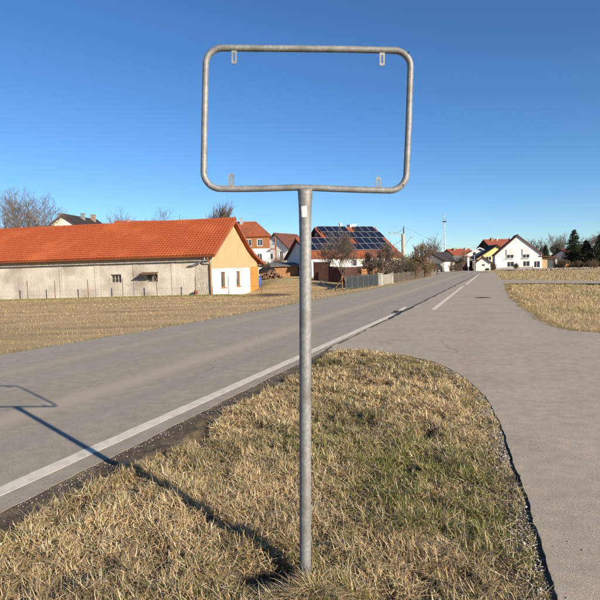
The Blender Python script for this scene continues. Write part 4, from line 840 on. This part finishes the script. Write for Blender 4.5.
# ------------------------------------------------------------------ utility pole, maypole
q = P(403.3, 250, 75); zp = tz(q.x, q.y); up_ = empty('utility_pole', 'concrete utility pole with cross arm and curved lamp arm', 'utility pole', (q.x, q.y, zp)); hp = P(403.3, 227.5, 75).z-zp
b = B(); b.tube([(0, 0, -.3), (0, 0, hp*.8), (0, 0, hp*.86)], [.27, .24, .22], 10); b.obj('shaft', MT['polewood'], up_)
b = B(); b.tube([(.1, 0, hp*.8), (.1, 0, hp)], .09, 8); b.obj('head', MT['steel'], up_)
b = B(); b.bar((.2, 0, hp-1.0), (-2.0, 0, hp-.82), .1, .1); b.obj('cross_arm', MT['polewood'], up_); b = B(); b.bar((0, 0, hp-.3), (-1.2, 0, hp-.88), .04, .04); b.bar((-.2, 0, hp-1.7), (-1.5, .3, hp-2.5), .04, .04); b.obj('brace', MT['steel'], up_)
for xx in (-1.8, -1.2, .1): b = B(); zq = hp-.78 if xx < 0 else hp; b.tube([(xx, 0, zq), (xx, 0, zq+.08), (xx, 0, zq+.1), (xx, 0, zq+.2)], [.02, .02, .06, .04], 8); b.obj('insulator', MT['darkwood'], up_)
b = B(); b.tube([(.15, 0, hp*.55), (.5, 0, hp*.66), (.8, 0, hp*.74), (1.1, 0, hp*.78)], .03, 6); b.obj('lamp_arm', MT['zinc'], up_); b = B(); b.box(1.0, 1.4, -.1, .1, hp*.77, hp*.80); b.obj('lamp_head', MT['zinc'], up_)
q = P(445, 265, 190); mp_ = empty('maypole', 'tall blue and white striped maypole with a wreath near the top', 'maypole', (q.x, q.y, -.1)); hm = P(444.6, 214, 190).z+.1
n_ = 26
for k in range(n_): z0_, z1_ = hm*k/n_, hm*(k+1)/n_; b = B(); b.tube([(0, 0, z0_), (0, 0, z1_)], [.30-.2*k/n_, .30-.2*(k+1)/n_], 8); b.obj('stripe', MT['stripew' if k % 2 == 0 else 'stripeb'], mp_)
b = B(); zz = P(444.8, 221.5, 190).z+.1; b.tube([(.62*math.cos(a), .62*math.sin(a), zz) for a in np.linspace(0, 6.283, 20, endpoint=False)], .15, 6, closed=True); b.obj('wreath', MT['black'], mp_)
for a in (0, 1.57, 3.14, 4.71): b = B(); b.bar((.6*math.cos(a), .6*math.sin(a), zz), (.08*math.cos(a), .08*math.sin(a), zz+1.6), .03, .03); b.obj('hanger', MT['steel'], mp_)

# ------------------------------------------------------------------ houses at the far end of the road
g0 = -.1
q = P(429.5, 253, 100); house('house', 'small cream gable with dark solar roof behind the hedge end', 'house', (q.x, q.y, g0), math.radians(-35), 5.5, 8, 2.0, q.z-g0, 'cream', 'darkroof', ov=.25, gable=[(2.3, 3.0, 2.4, 3.2)])
q = P(447.5, 250, 125); house('house', 'low red roofed house below the maypole', 'house', (q.x, q.y, g0), math.radians(-72), 8, 5.6, 2.6, q.z-g0, 'grey', 'redroof', ov=.3, right=[(1, 2, .8, 1.8)], chim=[(.5, 1.4, .25, .5, 'brick'), (.2, 4.6, .4, .4, 'zinc')])
q = P(435, 257.5, 104); house('carport', 'long low grey roofed carport behind the parked car', 'carport', (q.x, q.y+1.5, g0), math.radians(-80), 6, 6.6, 2.0, q.z-g0, 'darkwood', 'greyroof', ov=.3)
q = P(482.5, 247.8, 122); house('house', 'white gabled house with white eaves beneath the large red roof', 'house', (q.x-.6, q.y, g0), math.radians(-17), 12, 10, 1.7, q.z-g0, 'white', 'darkroof', ov=.3, trim='white', gable=[(6.1, 7.0, 2.4, 3.2)])
# big red roof behind, ridge across
q = P(484.5, 240.3, 138); house('house', 'tall house with large red tiled roof behind the yellow gable', 'house', (q.x, q.y, g0), math.radians(-78), 9, 9.5, 4.2, q.z-g0, 'white', 'redroof', ov=.35, gm='darkwood', chim=[(.3, 1.8, .5, .55, 'brick'), (.3, 3.3, .5, .3, 'white'), (.3, 7, .5, .4, 'zinc')])
q = P(497, 245.5, 118); house('house', 'yellow gabled house with dark roof left of the white house', 'house', (q.x, q.y, g0), math.radians(-6), 10, 9, 1.9, q.z-g0, 'yellow', 'darkroof', ov=.35, gable=[(2.6, 3.8, 1.9, 2.8), (4.4, 5.6, 1.6, 3.0)], front=[(2.4, 4, .5, 1.6)])
q = P(483, 257, 101); house('garage', 'small white gabled garage at the end of the side road', 'garage', (q.x, q.y, g0), math.radians(-17), 2.55, 5, 1.55, q.z-g0, 'white', 'darkroof', ov=.18, front=[(1.0, 1.55, .85, 1.25)])
for i, (px, w_, lab) in enumerate(((459, 2.6, 'dark slatted garage door left of the pale road sign'), (466, 2.2, 'dark timber garage front right of the carport'), (473.6, 2.0, 'grey garage front beside the small white garage'))):
    q = P(px, 268, 108); t = empty('garage', lab, 'garage', (q.x, q.y, g0), math.radians(-4)); hh = 2.0
    b = B(); wall_rect(b, (-w_/2, 0, 0), (1, 0, 0), (0, -1, 0), w_, -.2, hh, [(.2, w_-.2, 0, hh-.3)], .12); b.box(-w_/2, w_/2, .15, 4, -.2, hh-.01); b.obj('wall', MT['darkwood' if i < 2 else 'grey'], t)
    dr = B(); 
    for k in range(6): dr.box(-w_/2+.2, w_/2-.2, .08+.01*(k % 2), .13, k*(hh-.3)/6, (k+1)*(hh-.3)/6-.015)
    dr.obj('garage_door', MT['greyroof' if i != 1 else 'darkroof'], t)
    b = B(); b.box(-w_/2-.12, w_/2+.12, -.3, 4.1, hh, hh+.14); b.obj('roof', MT['darkroof'], t)
q = G(468.3, 273); rs = empty('road_sign', 'narrow pale blue sign on a grey post before the garages', 'sign', (q.x, q.y, 0)); hh = P(468.3, 257.5, q.y).z
b = B(); b.tube([(0, 0, -.2), (0, 0, hh)], .05, 8); b.obj('post', MT['zinc'], rs); b = B(); b.box(-.14, .14, -.09, -.055, hh*.42, hh); b.obj('sign_plate', MT['signblue'], rs)
q = G(474.5, 273); lp = empty('street_post', 'slim grey post with small dark lantern beside the garage', 'lamp post', (q.x, q.y, 0)); hh = P(474.5, 255, q.y).z; b = B(); b.tube([(0, 0, -.2), (0, 0, hh)], .05, 8); b.obj('post', MT['zinc'], lp); b = B(); b.tube([(0, 0, hh), (0, 0, hh+.1), (0, 0, hh+.32), (0, 0, hh+.42)], [.1, .24, .2, .05], 8); b.obj('lantern', MT['darkroof'], lp)
# parked car seen from the front quarter
q = G(447, 272.3); cr = empty('parked_car', 'dark hatchback car parked where the road bends', 'car', (q.x-.4, q.y+6, 0), math.radians(62))
pf = [(-2.0, .35), (-2.0, .8), (-1.85, .98), (-1.55, 1.02), (-.95, 1.42), (.35, 1.46), (1.1, 1.0), (1.85, .82), (2.05, .62), (2.05, .35)]
b = B(); k = len(pf)
sec = [(-.82, .93), (-.75, 1.0), (.75, 1.0), (.82, .93)]
for (yy, sc) in sec:
    for (a, z_) in pf: inset = .12*max(0, z_-1.0)/.45; b.v.append((a*sc, yy*(1-inset), z_))
for s_ in range(3):
    for i in range(k): j = (i+1) % k; b.f.append((s_*k+i, s_*k+j, (s_+1)*k+j, (s_+1)*k+i))
b.f += [tuple(range(k-1, -1, -1)), tuple(range(3*k, 4*k))]; b.obj('body', MT['carpaint'], cr)
b = B(); b.hexa([(.42, -.6, 1.43), (.42, .6, 1.43), (1.06, .66, 1.05), (1.06, -.66, 1.05), (.46, -.6, 1.46), (.46, .6, 1.46), (1.11, .66, 1.07), (1.11, -.66, 1.07)]); b.obj('windscreen', MT['glass'], cr)
for sy in (-1, 1):
    b = B(); b.hexa([(-.9, sy*.76, 1.04), (.85, sy*.76, 1.04), (.3, sy*.70, 1.38), (-.75, sy*.70, 1.38), (-.9, sy*.80, 1.04), (.85, sy*.80, 1.04), (.3, sy*.74, 1.38), (-.75, sy*.74, 1.38)]); b.obj('side_window', MT['glass'], cr)
    b = B(); b.box(1.93, 2.06, sy*.6-.16, sy*.6+.16, .62, .76); b.obj('headlight', MT['lamp'], cr)
    for xx in (-1.25, 1.3): b = B(); b.tube([(xx, sy*.62, .31), (xx, sy*.84, .31)], .31, 16); wo = b.obj('wheel', MT['tyre'], cr); b = B(); b.tube([(xx, sy*.8, .31), (xx, sy*.85, .31)], .19, 12); b.obj('rim', MT['zinc'], wo)
b = B(); b.box(2.03, 2.07, -.26, .26, .45, .56); b.obj('number_plate', MT['sticker'], cr)
q = P(453, 268, 104); b = B(); b.box(-1.0, 1.0, -.1, .1, -.3, 1.35); b.box(-1.06, 1.06, -.14, .14, 1.35, 1.43); wo = b.obj('garden_wall', MT['white']); wo.location = (q.x, q.y, g0); tag(wo, 'short white wall behind the parked car', 'wall')

# ---- white gabled house on the right
D = 104; wz = -.25; FR = math.radians(-15); wc = P(518.6, 265, D); wn_ = V(math.sin(FR), -math.cos(FR), 0); wu = V(math.cos(FR), math.sin(FR), 0)
def wl_(px, py): q = hit(px, py, Vector((wc.x, wc.y, 0)), wn_); return (Vector((q.x-wc.x, q.y-wc.y, 0))).dot(wu), q.z-wz
Wd = wl_(542, 255)[0]-wl_(495, 255)[0]; mid = (wl_(542, 255)[0]+wl_(495, 255)[0])/2; wc = wc+wu*mid
def wr(x0p, x1p, yt, yb_, bl_=0): a = wl_(x0p, yb_); c = wl_(x1p, yt); return (a[0]+Wd/2, c[0]+Wd/2, max(.05, a[1]), c[1], bl_)
apx = wl_(517.6, 235.5)
wh = house('house', 'white two storey gabled house with roller blinds on the right', 'house', (wc.x, wc.y, wz), FR, Wd, 6, wl_(518, 254.5)[1], apx[1], 'white', 'darkroof', ov=.2, front=[wr(507, 513.8, 261.6, 267), wr(522.8, 529.6, 261, 266.5), wr(533.8, 539.8, 261, 267.6)], gable=[wr(506.4, 513.8, 249.2, 258.4, .62), wr(522.4, 529.6, 248.6, 258.2, .62)], ridge_x=apx[0], chim=[(1.3, 4, -.7, .5, 'zinc')], trim='brownroof')
b = B(); b.box(-Wd/2-.02, Wd/2+.02, -.05, -.003, -.3, .32); b.obj('plinth', MT['grey'], wh)
q = P(549, 265, D-.9); ex = empty('house_extension', 'timber clad extension with dark door right of the white house', 'extension', (q.x, q.y, wz), FR); 
b = B(); wall_rect(b, (-1.55, 0, 0), (1, 0, 0), (0, -1, 0), 2.95, -.3, 2.2, [(1.25, 2.6, 0, 1.85)], .1); b.box(-1.55, 1.4, .12, 4, -.3, 2.19); b.obj('wall', MT['wood'], ex)
b = B(); b.box(-.3, 1.05, .06, .11, 0, 1.85); b.obj('door', MT['steel'], ex); b = B(); b.box(1.1, 1.4, -.06, -.002, -.3, 2.2); b.obj('corner_post', MT['white'], ex); b = B(); b.hexa([(-1.9, -.6, 2.45), (1.9, -.6, 2.2), (1.9, 4.2, 2.2), (-1.9, 4.2, 2.45), (-1.9, -.6, 2.68), (1.9, -.6, 2.35), (1.9, 4.2, 2.35), (-1.9, 4.2, 2.68)]); b.obj('roof', MT['brownroof'], ex)
# low wooden fence before it and a stone border
pa = P(496, 271, 99); pb = P(533, 270, 99)
picket('garden_fence', 'low weathered wooden fence in front of the white house', V(pa.x, pa.y, 0), V(pb.x, pb.y, 0), .55, 'picket')
n = 4200; x = rng.uniform(P(508, 272, 92).x, P(585, 272, 92).x, n); y = 92+rng.normal(0, 1.6, n); MT['ston2'] = MT['stone']
stones('stone_border', x, y, np.full(n, -.05)+rng.random(n)*.15, rng.uniform(.05, .16, n), rng.uniform(.22, .42, (n, 1))*np.array([[1, .85, .68]]), MT['stone'], 'bank of pale tan stones in front of the white house', 'stones')
q = P(516, 270, 97); t = empty('garden_figure', 'small dark clipped shrub before the white house fence', 'shrub', (q.x, q.y, -.1)); b = B(); b.tube([(0, 0, 0), (0, 0, .5)], .05, 6); b.obj('stem', MT['bark'], t); leafcards('foliage', rng.normal(0, 1, (900, 3))*np.array([.2, .2, .22])+np.array([0, 0, .75]), .07, GD, t)
q = P(562, 252.5, 125); house('house', 'distant white house with brown roof between the trees on the right', 'house', (q.x, q.y, g0), math.radians(-80), 7, 5, 2.5, q.z-g0+.6, 'white', 'brownroof', ov=.4)
lg2 = [(535, 246, 150, 'barkgrey'), (540.5, 240, 155, 'barkgrey'), (549, 238, 160, 'barkgrey'), (556, 243, 150, 'barkgrey'), (563, 235.5, 150, 'barkgrey'), (585, 238, 130, 'twig'), (600, 234, 140, 'twig')]
labs = ['short grey bare tree just right of the white house roof', 'thin grey bare tree second from the white house roof', 'tall grey bare tree above the timber extension', 'grey bare tree right of the tall one above the extension', 'rounded brown bare tree left of the dark conifer', 'bare tree right of the dark conifer', 'bare tree at the far right edge']
for i, (px, py, D2, tw) in enumerate(lg2):
    x, y = T(px, D2); bare_tree('bare_tree', labs[i], x, y, P(px, py, D2).z+.1, 110+i, (9, 6, 5, 3), up=.1, tr=.15, minr=.016, wig=.35, tf=.4, twig=tw, z=-.1)
for i, (px, py, D2, r_, lab) in enumerate(((574, 229, 120, 3.4, 'tall dark conifer at the right behind the meadow'), (586, 240, 116, 3.2, 'broad dark conifer right of the tallest one'), (600, 234, 114, 3.4, 'dark conifer at the right picture edge'), (545.5, 245, 140, 1.6, 'slim dark spruce among the grey bare trees'), (557.5, 247.5, 145, 1.5, 'small dark spruce left of the distant white house'))):
    x, y = T(px, D2); conifer('conifer', lab, x, y, P(px, py, D2).z+.1, r_, 130+i, 'dark conifers on the right')
for i, (px, D2, h_, lab) in enumerate(((559, 99, 1.9, 'olive shrub right of the timber extension'), (565, 98, 1.8, 'brown green shrub below the tall conifer'), (578, 94, 1.6, 'shrub under the broad conifer'), (592, 92, 1.7, 'shrub under the edge conifer'))):
    x, y = T(px, D2); shrub('shrub', lab, x, y, h_, 1.1, 150+i, 55, 'twigred', 2200, [[.09, .09, .03], [.13, .1, .04], [.07, .07, .03]], z=-.1)
MT['sandpile'] = MT['fencewood']
q = P(567, 268, 95); wp2 = empty('log_stack', 'small orange brown log stack below the conifer', 'log stack', (q.x, q.y, -.1)); c0 = None
for r_ in range(4):
    for k in range(6-r_):
        if c0 is None: b = B(); b.tube([(0, -.4, 0), (0, .4, 0)], .13, 8); c0 = b.obj('log', MT['fencewood'], wp2); c = c0
        else: c = c0.copy(); COL.objects.link(c)
        c.location = (-.65+.26*k+.13*r_, 0, .13+.225*r_)
# young street trees near the bend and shrubs by the yellow house
x, y = T(462, 100); bare_tree('bare_tree', 'small brown bare tree in front of the red roofed house', x, y, P(462, 253.5, 100).z+.1, 171, (9, 7, 5, 4), up=.02, tr=.07, minr=.009, wig=.45, tf=.4, z=-.1)
x, y = T(455, 96); shrub('shrub', 'brown bush in front of the carport near the parked car', x, y, 1.7, 1.3, 172, 55, 'twig', 1500, GD, z=-.1)
x, y = T(492.5, 102); shrub('shrub', 'dark shrub between the small garage and the white house', x, y, 1.6, .7, 173, 45, 'twig', 1800, GD, z=-.1)
x, y = T(487, 99.5); shrub('shrub', 'low plant at the small white garage corner', x, y, .6, .45, 174, 30, 'twig', 500, GD, z=-.1)
# overhead wires from the utility pole
up_head = Vector((q.x, q.y, 0))
pw0 = Vector((up_.location.x-1.8, up_.location.y, zp+hp-.6)); pw1 = Vector((-9, 150, 11.5)); pw2 = P(500, 243, 118)
for k, (a, c) in enumerate(((Vector((up_.location.x+.1, up_.location.y, zp+hp+.15)), P(478, 247, 122)),)):
    b = B(); b.tube([a.lerp(c, i/14)-Vector((0, 0, 1.3*math.sin(PI*i/14))) for i in range(15)], .012, 4); o = b.obj('overhead_wire', MT['black']); tag(o, 'thin overhead wire from the utility pole to the white eaves', 'wire')
